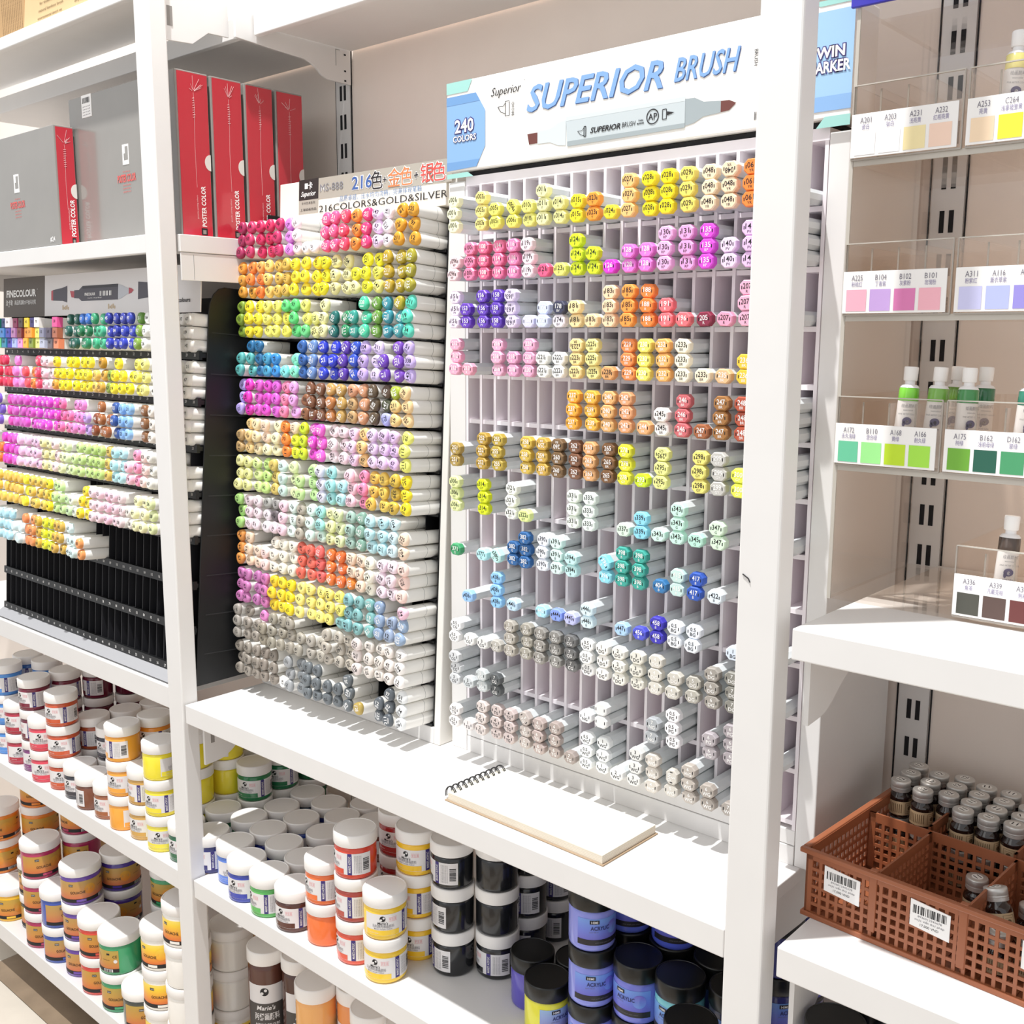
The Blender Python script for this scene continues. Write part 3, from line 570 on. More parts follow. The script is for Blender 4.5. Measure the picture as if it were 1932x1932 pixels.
MID = """
9E2B56*3,C03A66*3,CC2E5E*3,D2305F*3,C8386A*3,E08BE8*3,FBE9F0*3,FDF3F6,FDF2F5,F4598F*3,F25C90*3,EE4C6C*3,F9923E*3,E83C78*3,F4D6F8*3,FCF2FC*3,E3A12E*3,E0A030*3
D8993F/D8993F/E8973A,DDA044/F28A40/F28A40,F7803C/F7803C/F6A85C,F5CB72*3,DDB558*3,D9B452*3,F8E035*3,FAE23A*3,F9E02F*3,FBEE2D*3,F3EBA6*3,F2EBAC*3,F5EFA8/F6EE35,F8F034*3,FAF08A/F4EE60/F8F034,B79A2B*3,AF9A2A*3,A29A2E*3
7E9A3A*3,F6E23A*3,F5E33E*3,F5EE78*3,F3EC70*3,F4EC60/F4EC60/62D27A,5FD07A*3,6ED086/F0EC76/EFF07C,F5F2A0/EEF08C,F8F5B4*3,1F6A66*2,2E8A5C*2,3A9A8E*2,4EC8A0*3,6A9A3E*3,3A8FA0*3,46989E/46989E/AFA12E,5ED6BC*3
5FB0AE*2,5FB4B4/5FB4B4/2F6FA0,3270A0*3,4A9EC8*2,3A8CD6*2,82E0E0,86E6C6*2,3462A8*3,6A8AC0*3,3040C0*3,2E3CC8*3,5A3AA8*3,3352C0*3,C8B0EA*3,DCCBF4*3,6A3FB0*2,7A4AB8*3,C6B2EA*3
B7A7EA*3,E23FB8*3,DE62C8*3,E052C8*3,DC66D4*3,F48AB0*3,EBA8E6*3,8A5A3C*2,7A4E36*3,7E5640*3,B87844/B87844/C69A5A,BE9A58*3,C6A272/C6A272/D49A78,CE9470*3,5A4A38*3,B0B4F0/4A4E38/5A4638,F0CE8C/F0CE8C/A6B83A,F2D09A*3
C0A070*2,F0CE90*3,F4E0B4*3,F8F2C8/F6D8BE/F6D8BE,F6F0C4*3,F78A3C*3,E6EE3A/E6EE3A/F4D8B8,CBE033*3,E24AC8*3,EB66CE*3,F9E6EC*3,F6DDE6*3,F2D2F0*3,F4C888*3,ECD2F4*3,E8CAF0*3,E4C2F2*3,F0F07A*3
F2F0A8*3,EEF0A4*3,DCEEA0*3,C6E68C*3,D6C06C*3,CFE6E0*3,E2F0B8*3,C8E6A0*2,BCE49C*3,E6E4F8*3,A6E2E2*3,B4E6EC*2,FBD0DE*3,F18FB4*3,E9BC58*3,F1CC5E*3,D9B84A*3,F7DF2C*3
AEDC84*3,F0DCE4*3,F2E2EA*3,EDE4EA/EDE4EA/A8A8A4,F4DCE6/6C6468/AAA8A6,F6D4E2*3,E2F2EC*3,B4AC9E*3,DDF2EA*3,D8F0E4/A4E0DC/A4E0DC,EEF2B4*3,E6F0BC*3,A8C6BA*3,86AC9C*3,BEE4EA*3,C0EAF2*3,D4EEF6*3,F6DCC4*2
E59A52*3,F3D8BE*3,F6DCC8*2,F8DCD8*2,F5EDE0*3,F4EEDE*3,F3EEDE*3,E66E5C*3,E87060*3,E66A66*3,E97A3A*3,E8743A*3,EE8A36/F8DCC4/F8DCC4,F8DCC6*3,F4F0DE*3,F4E0EC*3,F2E0EA*3,F8D8CE*3
CC7EB8*3,C87EB4*3,C27AB2*3,D07CB4*3,F8D43A*3,F9DF3E*3,F9E22E*3,FAEC8C*3,F8EA86*3,F9EC84*3,F8E97C*3,8EC0C0/FAEF7A/FAEF7A,86B8BC*3,84B6B6*3,7FB4B2*3,90A6C4*3,9AAAC4*2,92A8C4/92A8C4/F6C9DC
A8A29A*3,A49C92*3,A29A90*2,A09888/A09888/E28CC8,A09A8C*3,A39C8E*3,A39C90*3,A8A296*2,B0AAA0*2,B4AEA2*2,B8B0A4*3,BDB6AA*3,C0B8AA*3,E8DCD8*3,E4DCD4*3,E6DED6*3,EEE6E0*3,F6F2EE*3
9A9288*3,9C948A*3,988F85*3,948A80*3,90877D*3,F6F4F0,A0A2A4*3,808487*3,6E7478*3,6A7074*3,666C70*2,62686C*2,60666A*3,B39A50,,5A6066*2,565C62*3,E4E6E6*3
"""
def expand(line):
    out = []
    for t in line.split(','):
        if not t: out.append([]); continue
        if '*' in t: a, n = t.split('*'); out.append([a]*int(n))
        else: out.append(t.split('/'))
    return out
def lum(h): return sum(int(h[i:i+2], 16)*k for i, k in ((0, .3), (2, .59), (4, .11)))
items = []
for r, line in enumerate(MID.strip().split('\n'), 1):
    for c, st in enumerate(expand(line), 1):
        yo = rng.uniform(-.004, .003); xo = rng.uniform(-.0015, .0015)
        for lv, h in enumerate(st):
            P = CM @ Vector((-1.676 + .02653*(c-1) - CX + xo + rng.uniform(-.0018, .0018), -.062 + yo + rng.uniform(-.004, .003), C_row(r) + .0108 + .0219*lv + rng.uniform(-.0006, .0006)))
            items.append((P, rng.choice((.5, 2.6, 4.7, 1.4, .1)) + rng.uniform(-.3, .3), h, POS[len(st)][lv], c, r))
keep, rest = nearest(items)
for P, rot, h, pos, c, r in keep:
    o = link('round_cap_marker', mk('round_barrel', tri_barrel), None, P); o.matrix_world = Matrix.Translation(P) @ Matrix.Rotation(-CL - .01, 4, 'X') @ Matrix.Rotation(rng.uniform(-.025, .025), 4, 'Z') @ Matrix.Rotation(rot, 4, 'Y')
    tag(o, marker_label(h, 'round marker', pos, c, r, 'middle rack'), 'marker', 'round cap markers in the middle rack')
    link('cap', tri_cap_mesh(rng.randrange(16), 'w' if lum(h) < 165 else 'k'), o, color=lin(h))
stuff_markers('round_cap_marker_stock', 'farther round cap markers filling the upper left of the middle rack', [(Matrix.Translation(t[0]) @ Matrix.Rotation(-CL, 4, 'X') @ Matrix.Rotation(t[1], 4, 'Y'), t[2]) for t in rest], tri_barrel, lambda mb, m, M: (tri_cap(mb, m, M), mb.text(NUMS[int(M[0][3]*7777) % 16], .0062, (0, -.0003, .0014), INKW if False else INK, width=.009, M=M)))
# ---- black rack at the left (30 columns x 8 rows)
PL = .02697
LX, LY, LZ, LL = -2.1075, .031, .955, math.radians(4.3)
lr_ = rackroot('marker_rack', 'large black marker rack behind the left post under a grey and white sign', (LX, LY, LZ), LL)
LM = Matrix.Translation((LX, LY, LZ)) @ Matrix.Rotation(-LL, 4, 'X')
cl = math.cos(LL); lz = lambda z: (z - LZ)/cl; lx = lambda x: x*1.0088 - LX
b = MB(); pr = [(.004, .0004), (.24, .0185), (.24, .745), (.045, .745)] + [(.012 + .033*(1 - math.sin(a)), .695 + .05*math.cos(a)) for a in (PI/8, PI/4, 3*PI/8, PI/2)]
b.prism(pr[::-1], .4045, .4072, 'x', BLACKP); b.build('side_panel', lr_, bevel=.001)
b = MB(); b.box(.4072, .4082, .11, .118, .03, .735, mat('side_rib', '2A2A2C', .5)); 
for k in range(9): b.box(.4072, .4078, .02, .1, .06 + .075*k, .062 + .075*k, mat('side_rib', '2A2A2C', .5))
b.build('side_rib', lr_)
b = MB(); b.prism(pr[::-1], -.4075, -.4045, 'x', BLACKP); b.build('side_panel', lr_, bevel=.001)
b = MB(); b.box(-.404, .4042, .17, .175, .014, .745, BLACKP); b.build('back_panel', lr_)
b = MB(); b.prism([(-.024, .002), (-.005, .0165), (.0035, .0165), (.0035, .0006)][::-1], -.407, .366, 'x', mat('grey_base_strip', 'A3A3A6', .5)); b.build('base_strip', lr_)
LROW = [lz(1.5717 - .0848*k) for k in range(8)]
for k in range(30):
    x = -2.498 - LX - PL/2 + PL*(k if k else .12); b = MB(); b.box(x - .0007, x + .0007, .0, .17, .02, .695, mat('black_divider', '26262A', .45)); b.build('divider', lr_)
for r, z in enumerate(LROW):
    b = MB(); b.box(-.404, .4042, .003, .17, z - .004, z + .004, BLACKP); sh = b.build('row_shelf', lr_)
    b = MB(); b.box(-.404, .4042, -.004, .003, z - .008, z + .008, BLACKP); b.build('number_strip', sh)
    b = MB()
    for c in range(30):
        b.text(str(30*((r*7) % 8) + c + 1), .0052, (-2.498 - LX + PL*c, -.0045, z), INKW, width=.006)
    b.build('numbers', sh)
lx = lambda x: x*1.0188 - LX; lz = lambda z: (1.6 + (z - 1.6)*1.0188 - LZ)/cl
sg = MB(); sg.box(-.4095, .4045, -.004, -.0008, lz(1.648), lz(1.7335), mat('rack_sign_white', 'E4E0DF', .4)); sg = sg.build('header_sign', lr_, bevel=.001)
g = MB(); y = -.0046; TAUPE = mat('sign_taupe', '5E554E', .5); SL = mat('printed_slate', '55535C', .5); SL2 = mat('printed_slate_dark', '3E3D44', .5); RDP = mat('printed_red', 'B8525C', .5); PGR = mat('printed_pale_grey', 'C4C6CC', .5)
q = lambda pts, m_, yy=y: g.quad([(lx(a), yy, lz(c)) for a, c in pts][::-1], m_)
q([(-2.4705, 1.7335), (-2.27, 1.7335), (-2.27, 1.648), (-2.4705, 1.648)], TAUPE)
q([(-2.2385, 1.7), (-2.23, 1.702), (-2.23, 1.68), (-2.2385, 1.681)], RDP); q([(-2.23, 1.702), (-2.187, 1.7055), (-2.168, 1.709), (-2.168, 1.675), (-2.187, 1.6785), (-2.23, 1.68)], SL)
q([(-2.1553, 1.698), (-2.137, 1.697), (-2.137, 1.684), (-2.149, 1.685)], RDP); q([(-2.137, 1.699), (-2.117, 1.699), (-2.102, 1.7065), (-1.9585, 1.7065), (-1.9585, 1.6765), (-2.1055, 1.6765), (-2.117, 1.682), (-2.137, 1.683)], SL)
q([(-2.102, 1.7065), (-1.9585, 1.7065), (-1.9585, 1.701), (-2.102, 1.701)], SL2, y - .0002)
q([(-1.9585, 1.7055), (-1.945, 1.7035), (-1.925, 1.698), (-1.918, 1.697), (-1.918, 1.687), (-1.925, 1.686), (-1.945, 1.679), (-1.9585, 1.677)], PGR); q([(-1.918, 1.698), (-1.908, 1.6965), (-1.9, 1.693), (-1.908, 1.688), (-1.918, 1.686)], RDP)
q([(-1.8835, 1.708), (-1.862, 1.7065), (-1.8, 1.703), (-1.8, 1.68), (-1.862, 1.677), (-1.8835, 1.675)], SL); g.build('picture_print', sg)
g = MB(); y = -.0052
g.text('FINECOLOUR', .0145, (lx(-2.381), y, lz(1.699)), INKW, bold=.035, width=.148); g.text('R', .003, (lx(-2.302), y, lz(1.706)), INKW)
g.text('法卡勒', .0095, (lx(-2.44), y, lz(1.679)), INKW, width=.036); g.text('高品质酒精水平面马克笔', .0078, (lx(-2.361), y, lz(1.679)), INKW, width=.106); g.text('TM', .003, (lx(-2.442), y, lz(1.671)), INKW)
g.text('FINECOLOUR', .0055, (lx(-2.07), y, lz(1.6895)), INKW, bold=.03, width=.044); bars(g, lx(-2.03), lx(-1.982), lz(1.685), lz(1.6945), y, PAPER, n=8); g.text('twin marker', .0025, (lx(-2.05), y, lz(1.682)), INKW, width=.06)
g.text('colours', .0075, (lx(-1.722), y, lz(1.6705)), INK, bold=.02, width=.04)
g.build('lettering', sg)
g = MB(); TAPE = mat('tape_residue', 'CBB79A', .6)
for x, z in ((-2.176, 1.664), (-1.985, 1.663)):
    for k in range(5): g.box(lx(x) + .006*k - .012, lx(x) + .006*k - .0085, -.0048, -.004, lz(z) - .004 + .001*(k % 2), lz(z) + .006 - .002*((k*2) % 3), TAPE)
g.build('tape_residue', sg)
def oval(rx, rz, y): return [(rx*math.cos(-2*PI*i/16), y, rz*math.sin(-2*PI*i/16)) for i in range(16)]
def oval_barrel(mb, M=None): mb.loft([oval(.0098, .0108, .0095), oval(.0108, .0117, .011), oval(.0108, .0117, .14), oval(.009, .01, .142)], WHITEB, True, M=M)
def oval_cap(mb, m, M=None): mb.loft([oval(a, b_, y) for a, b_, y in ((.0062, .0075, 0), (.0084, .0098, .001), (.0092, .0106, .003), (.0094, .0109, .008), (.0098, .0108, .0095))], m, True, M=M)
def oval_cap_mesh(i, ink):
    k = ('v', i, ink)
    if k in CAPT: return CAPT[k]
    b = MB(); oval_cap(b, CAPM); b.text(NUMS[i], .006, (0, -.0003, 0), INKW if ink == 'w' else INK, width=.009, bold=.01); CAPT[k] = b.mesh('oval_cap'); return CAPT[k]
def sqr(w, y): a = w/2; return [(-a, y, -a), (-a, y, a), (a, y, a), (a, y, -a)]
def sq_barrel(mb, M=None): mb.loft([sqr(.0195, .013), sqr(.0195, .138)], WHITEB, False, M=M)
def sq_cap_mesh(i):
    k = ('s', i)
    if k in CAPT: return CAPT[k]
    b = MB(); b.loft([sqr(.0192, 0), sqr(.0205, .0008), sqr(.0205, .013)], CAPM, False); b.text(NUMS[i], .0055, (0, -.0003, .002), INK, width=.008); CAPT[k] = b.mesh('square_cap'); return CAPT[k]
SQ = "9AAAA0/F4E04A/7FAE3A,CCE868/F2ECA8/2E5A4E,6ACB80/8EDAA0/1F6A5C,3A8AAA/4A80C0/2E3A6A,4A40B0/4A48A8/E9DDE2,AFC0F4/B07AA8/7A2A4A,F0A0D8/7A3A3A/4A3A30,F4B83A/E8963A/E8C830,8A9A40/F0A040/3A3470,F4F090/F2EE70/F0ECE6,C0C4D8/8A8AA0,70686E/5A5060,F0906A/B06A50/E85A9A"
LEFT = """
16:2A5E54/2A5E54/24584C,2A5E54*3,3A9A6E/2E7A54/3A6EC0,2F8A64/2E7A54/3A70C4,48B488/4AB088/3A9A70,50BC92/50BA90/42A47C,3440B0/3A44B8/2E3A98,2F3CA8/303CA0/303C98,3A48B8/3C4AB8/4048A0,3440B0/4450C0/3A46A8,7EA044/7EA044/5E8A3A,F0F0EC*3,E8E6E0*3,F0EEEA*3,E8E6E0*3
1:D8324F*3,D8324F*3,D8324F*3,D8324F*3,DE3A60*3,E0405A*2,F08AD8*3,F29AD8*2,EE5A66*2,F58A40*2,E8506E*3,FAD6E2*3,F9DCE2*3,E0A040/F6DA30/F6DA30,F8E830*2,F9E82C*3,F9E82A*3,F9E838*3,F8E640*3,F0C86A*2,D8A84A/D8A84A/C09030,8CA040*2,F8E438*3,F8E638*2,F8E62E*2,F6EC6A*3,F4EE90*3,F2F0E6*3,F2F0E6*3,F2F0E6*3
1:7A5AC8*3,7A5AC8*3,7A5AC8*3,7E60C4*3,,E24FB8*3,D868C8*3,D060C0*3,DC58C8*3,E05CCC*3,DA50D0*3,D850D0*3,DE4CD0*3,E04CC0*3,F07AB0*3,F080B0*2,EC90D0*3,EE90D4*3,C8A8F0*2,8A4A2E*2,A86A40*3,A0603A*2,3A5AA0*3,8AB8F0*3,96C4F4*3,,8A6040*3,EEE6DE*3,F0ECE6*3,F2F0EA*3
1:8A6040*3,8A6040*3,8A6040*3,F07A3A*2,E040C0*3,E24AC4*3,DE66CC*3,F2C8E8*3,F2CCE8*3,F0CCE6*3,EEC4E8*3,F4EEB4*3,F3F0B8*3,F8DDE0*3,EEF2C0*3,E0EEC0*3,D2EAA8*2,C8E298*3,C4E090*3,C0DE88*3,BEDC84*3,DABC60*3,B8E6EC*3,BCE8F0*3,FAC6D8*2,F49ABC*3,F8DCD8*3,EEECE4*3,EEECE4*3,F2F0EA*2
1:C8E8A8*3,C8E8A8*3,C8E8A8*3,EFC85A*3,EFC85A*3,EEC65A*3,ECC458*3,EAC45A*3,F6EE3C*3,EAC860*3,E8C85E*3,E6C860*3,F6DE30*3,CBEBA0*3,CFEDA8*3,CDEAB8*2,E8F0E0*2,F6D838*2,F7DE3A*3,F4DCE4*3,F6D8E2*3,F8CADC*3,F4D4E0*3,EAD6DA*3,E8E2DA*2,F2F0C0*3,F4F0C0*3,E0E8B0*3,EEECE0*2,F0EEE8*3
1:BCE6F2*3,BCE6F2*3,B8E4F2*3,BEE8F4*3,BCE6F2*3,B6E2F2*3,DDF0F4*2,DDF0F4*2,E8905A*3,E5965C*3,D8B048*3,E8E838*3,E0E83C*3,D8AE50*3,CFA94E*3,DCEEF0*3,D4ECEC*2,F0A060*2
"""
sq, ov = [], []
for c, st in enumerate(expand(SQ)):
    for lv, h in enumerate(st): sq.append((LM @ Vector((-2.498 - LX + PL*(c+1) + rng.uniform(-.001, .001), -.06 + rng.uniform(-.003, .003), LROW[0] + .0155 + .0215*lv)), h, POS[len(st)][lv] if len(st) > 1 else POS[1][0], c + 2))
for P, h, pos, c in sq:
    o = link('square_cap_marker', mk('square_barrel', sq_barrel), None, P, (-LL, 0, rng.uniform(-.02, .02))); tag(o, marker_label(h, 'square marker', pos, c, 1, 'black left rack'), 'marker', 'square cap markers in the top row of the left rack')
    link('cap', sq_cap_mesh(rng.randrange(16)), o, color=lin(h))
for r, line in enumerate(LEFT.strip().split('\n'), 1):
    c0 = 1
    a, body = line.split(':', 1); c0 = int(a)
    for c, st in enumerate(expand(body), c0):
        if c < 3 or c > 30: continue
        for lv, h in enumerate(st):
            P = LM @ Vector((-2.498 - LX + PL*(c-1) + rng.uniform(-.0015, .0015), (-.022 if c > 28 else -.058) + rng.uniform(-.005, .004), LROW[r-1] + .0165 + .0236*lv + rng.uniform(-.0005, .0005)))
            ov.append((P, rng.uniform(-.3, .3), h, POS[len(st)][lv], c, r))
keep, rest = nearest(ov)
for P, rot, h, pos, c, r in keep:
    o = link('oval_cap_marker', mk('oval_barrel', oval_barrel), None, P); o.matrix_world = Matrix.Translation(P) @ Matrix.Rotation(-LL, 4, 'X') @ Matrix.Rotation(rot*.3, 4, 'Y')
    tag(o, marker_label(h, 'oval marker', pos, c, r, 'black left rack'), 'marker', 'oval cap markers in the black left rack')
    link('cap', oval_cap_mesh(rng.randrange(16), 'w' if lum(h) < 140 else 'k'), o, color=lin(h))
stuff_markers('oval_cap_marker_stock', 'farthest oval cap markers along the left edge of the black rack', [(Matrix.Translation(t[0]) @ Matrix.Rotation(-LL, 4, 'X'), t[2]) for t in rest], oval_barrel, oval_cap)
# ================================================================ PAINT JARS
def jar_lid(r, h, m, name):
    b = MB(); b.lathe([(r*.985, 0), (r, .001), (r, h - .0022), (r*.985, h - .0008), (r*.955, h)], m, 36, caps=(True, False)); b.lathe([(r*.955, h), (r*.925, h)], m, 36, smooth=False, caps=(False, False)); b.lathe([(r*.925, h), (r*.915, h - .0007)], m, 36, smooth=False, caps=(False, True)); return b.mesh(name)
LABEL = mat('label_paper', 'E3E0E0', .45)
def acrylic_parts():
    r = .0345; b = MB()
    b.lathe([(r*.9, 0), (r*.985, .003), (r, .006), (r, .049), (r*.96, .053), (r*.9, .054), (r*.9, .0555)], PAINT, 36); body = b.mesh('jar_body')
    lid = jar_lid(.036, .0205, LID, 'jar_lid'); rl = r + .0004
    b = MB(); b.cpatch(rl, -1.25, 1.75, .009, .0455, LABEL); q = rl + .0003
    b.cpatch(q, -1.2, .42, .0095, .0185, PAINT); b.cpatch(q, .62, .83, .009, .0455, NAVY)
    b.cdisc(q, .0048, -.35, .038, INK); b.cdisc(q + .0002, .0017, -.30, .0395, LABEL); b.cdisc(q + .0002, .0018, -.42, .0362, LABEL)
    b.ctext("Marie's", .0042, q, -.35, .0305, INK, shear=.2, bold=.01); b.ctext('马利牌丙烯画颜料', .0043, q, -.33, .0252, GREYP, width=.036)
    b.ctext("Marie's Acrylic Colour", .0021, q, -.33, .0210, GREYP, width=.03, bold=.01); b.ctext('学生装', .0036, q, .12, .0365, PINKP, width=.0125)
    b.cpatch(q, -.07, .32, .0332, .0336, PINKP, n=3); b.cpatch(q, -.07, .32, .0396, .04, PINKP, n=3)
    b.ctext('color name', .0022, q + .0002, -.75, .014, LABEL, width=.014)
    b.ctext("MARIE'S ACRYLIC", .0038, q + .0002, .725, .027, LABEL, up=True, width=.028, bold=.02)
    for k in range(5): b.ctext('water based paint for paper wood and cloth', .0016, q, .95 + .075*k, .027, GREYP, up=True, width=.03)
    cbars(b, q, 1.36, 1.66, .016, .038, INK, stacked=True)
    return [('body', body), ('lid', lid), ('label', b.mesh('jar_label'))], .055
def wide_parts(white=False):
    r = .0445; b = MB(); b.lathe([(r*.92, 0), (r*.985, .003), (r, .007), (r, .062), (r*.985, .066), (r*.93, .068), (r*.93, .07)], PAINT, 40); body = b.mesh('jar_body')
    lid = jar_lid(.0465, .0205, LID, 'jar_lid'); rl = r + .0004; b = MB()
    grad = zramp('gouache_label_white' if white else 'gouache_label', [(0, 'E2743A'), (.35, 'F0A23A'), (.75, 'F8D23C'), (1, 'F9E06A')] if white else [(0, 'D4743C'), (.4, 'D0923E'), (1, 'BFA048')], .017, .06, .35, 0 if white else .1)
    b.cpatch(rl, -1.5, 1.6, .016, .059, grad); q = rl + .0003
    b.cpatch(q, -1.5, 1.6, .008, .0165, INK); b.cpatch(q + .0002, -.35, .12, .0095, .015, PAINT)
    b.cdisc(q, .0125, .32, .0375, zramp('label_orb_white' if white else 'label_orb', [(0, 'EE9A2C'), (1, 'FADA4A')] if white else [(0, 'DC8030'), (1, 'CFA040')], .024, .052, .35), 20)
    b.ctext('GOUACHE', .0062, q + .0002, -.28, .0325, INK, width=.034, bold=.01); b.cpatch(q, -.72, -.5, .047, .0525, INK); b.ctext('HIMI', .003, q + .0002, -.61, .0498, LABEL, width=.008)
    b.cpatch(q, 1.0, 1.16, .0485, .0525, INK); b.ctext('CE', .006, q, 1.42, .045, INK); b.cdisc(q, .0042, 1.44, .034, LABEL); b.ctext('professional gouache', .002, q, .95, .037, INK, width=.018)
    b.cpatch(q + .0002, .8, 1.3, .0085, .0155, LABEL); cbars(b, q + .0004, .83, 1.27, .009, .015, INK)
    return [('body', body), ('lid', lid), ('label', b.mesh('jar_label'))], .0695
def black_lid_parts():
    r = .0335; b = MB(); b.lathe([(r*.9, 0), (r*.98, .003), (r, .007), (r, .056), (r*.97, .059), (r*.93, .06), (r*.93, .0615)], PAINT, 36); body = b.mesh('jar_body')
    lid = jar_lid(.0345, .024, BLID, 'jar_lid'); rl = r + .0004; b = MB(); q = rl + .0003
    b.cpatch(rl, -.95, 1.1, .012, .051, zramp('acrylic_label', [(0, '6C62C8'), (.5, '6E86E4'), (1, '76A8EE')], .018, .052, .3, .2))
    b.cpatch(q, -.95, 1.1, .0115, .02, mat('label_black', '25232A', .4)); b.cdisc(q, .0098, .62, .0355, zramp('acrylic_orb', [(0, '78A2EE'), (1, '7A6AD0')], .026, .046, .3), 20)
    b.cpatch(q + .0002, -.42, -.02, .0435, .0492, INK); b.ctext('HIMI', .0033, q + .0004, -.22, .0463, LABEL, width=.0095, bold=.02); b.ctext('ACRYLIC', .0055, q + .0003, .02, .0372, mat('label_navy', '2B2F66', .4), width=.028, bold=.02)
    b.ctext('paint 100 ml', .0018, q + .0003, -.25, .0315, GREYP); b.ctext('artist acrylic paint colour', .002, q + .0002, .2, .0158, GREYP, width=.026)
    return [('body', body), ('lid', lid), ('label', b.mesh('jar_label'))], .061
def bottle_parts():
    r = .0375; b = MB(); b.lathe([(r*.92, 0), (r*.985, .004), (r, .01), (r, .262), (r*.97, .268), (r*.93, .27), (r*.93, .275)], PAINT, 40); body = b.mesh('jar_body')
    lid = jar_lid(.039, .027, LID, 'jar_lid'); rl = r + .0004; q = rl + .0003; b = MB()
    b.cpatch(rl, -1.3, 1.7, .1, .235, LABEL); b.cpatch(q, -1.3, .75, .125, .196, mat('label_charcoal', '4A4644', .5)); b.cpatch(q, -1.3, 1.7, .09, .128, PAINT)
    b.cdisc(q, .0085, -.3, .221, INK); b.cdisc(q + .0002, .003, -.24, .224, LABEL); b.cdisc(q + .0002, .003, -.42, .218, LABEL)
    b.ctext("Marie's", .009, q + .0002, -.25, .187, LABEL, bold=.02, shear=.2); b.ctext('丙烯画颜料', .011, q + .0002, -.2, .168, LABEL, width=.05, bold=.02); b.ctext('ACRYLIC COLOURS', .006, q + .0002, -.2, .151, LABEL, width=.05, bold=.02)
    b.ctext('Raw Umber', .0055, q + .0002, -.1, .138, LABEL, bold=.02); b.cpatch(q + .0002, -1.0, .8, .131, .132, mat('label_gold', 'C8A468', .4))
    for k in range(6): b.ctext('acrylic paint for wall and canvas', .003, q, 1.2, .19 - .009*k, GREYP, width=.02)
    b.ctext('500 ml', .006, q, 1.2, .221, INK)
    return [('body', body), ('lid', lid), ('label', b.mesh('jar_label'))], .2745
PARTS = dict(m=(acrylic_parts(), .0755), g=(wide_parts(), .09), G=(wide_parts(True), .09), a=(black_lid_parts(), .085), b=(bottle_parts(), .3))
PNAME = dict(m='paint_jar', g='gouache_jar', G='gouache_jar', a='acrylic_jar', b='paint_bottle')
PDESC = dict(m='paint jar', g='gouache jar', G='gouache jar', a='black-lidded jar', b='tall paint bottle')
PGRP = dict(m='small acrylic paint jars on the shelves', g='wide gouache jars on the lowest shelf', G='wide gouache jars on the lowest shelf', a='black lidded acrylic jars under the counter', b='tall paint bottles on the lowest shelf')
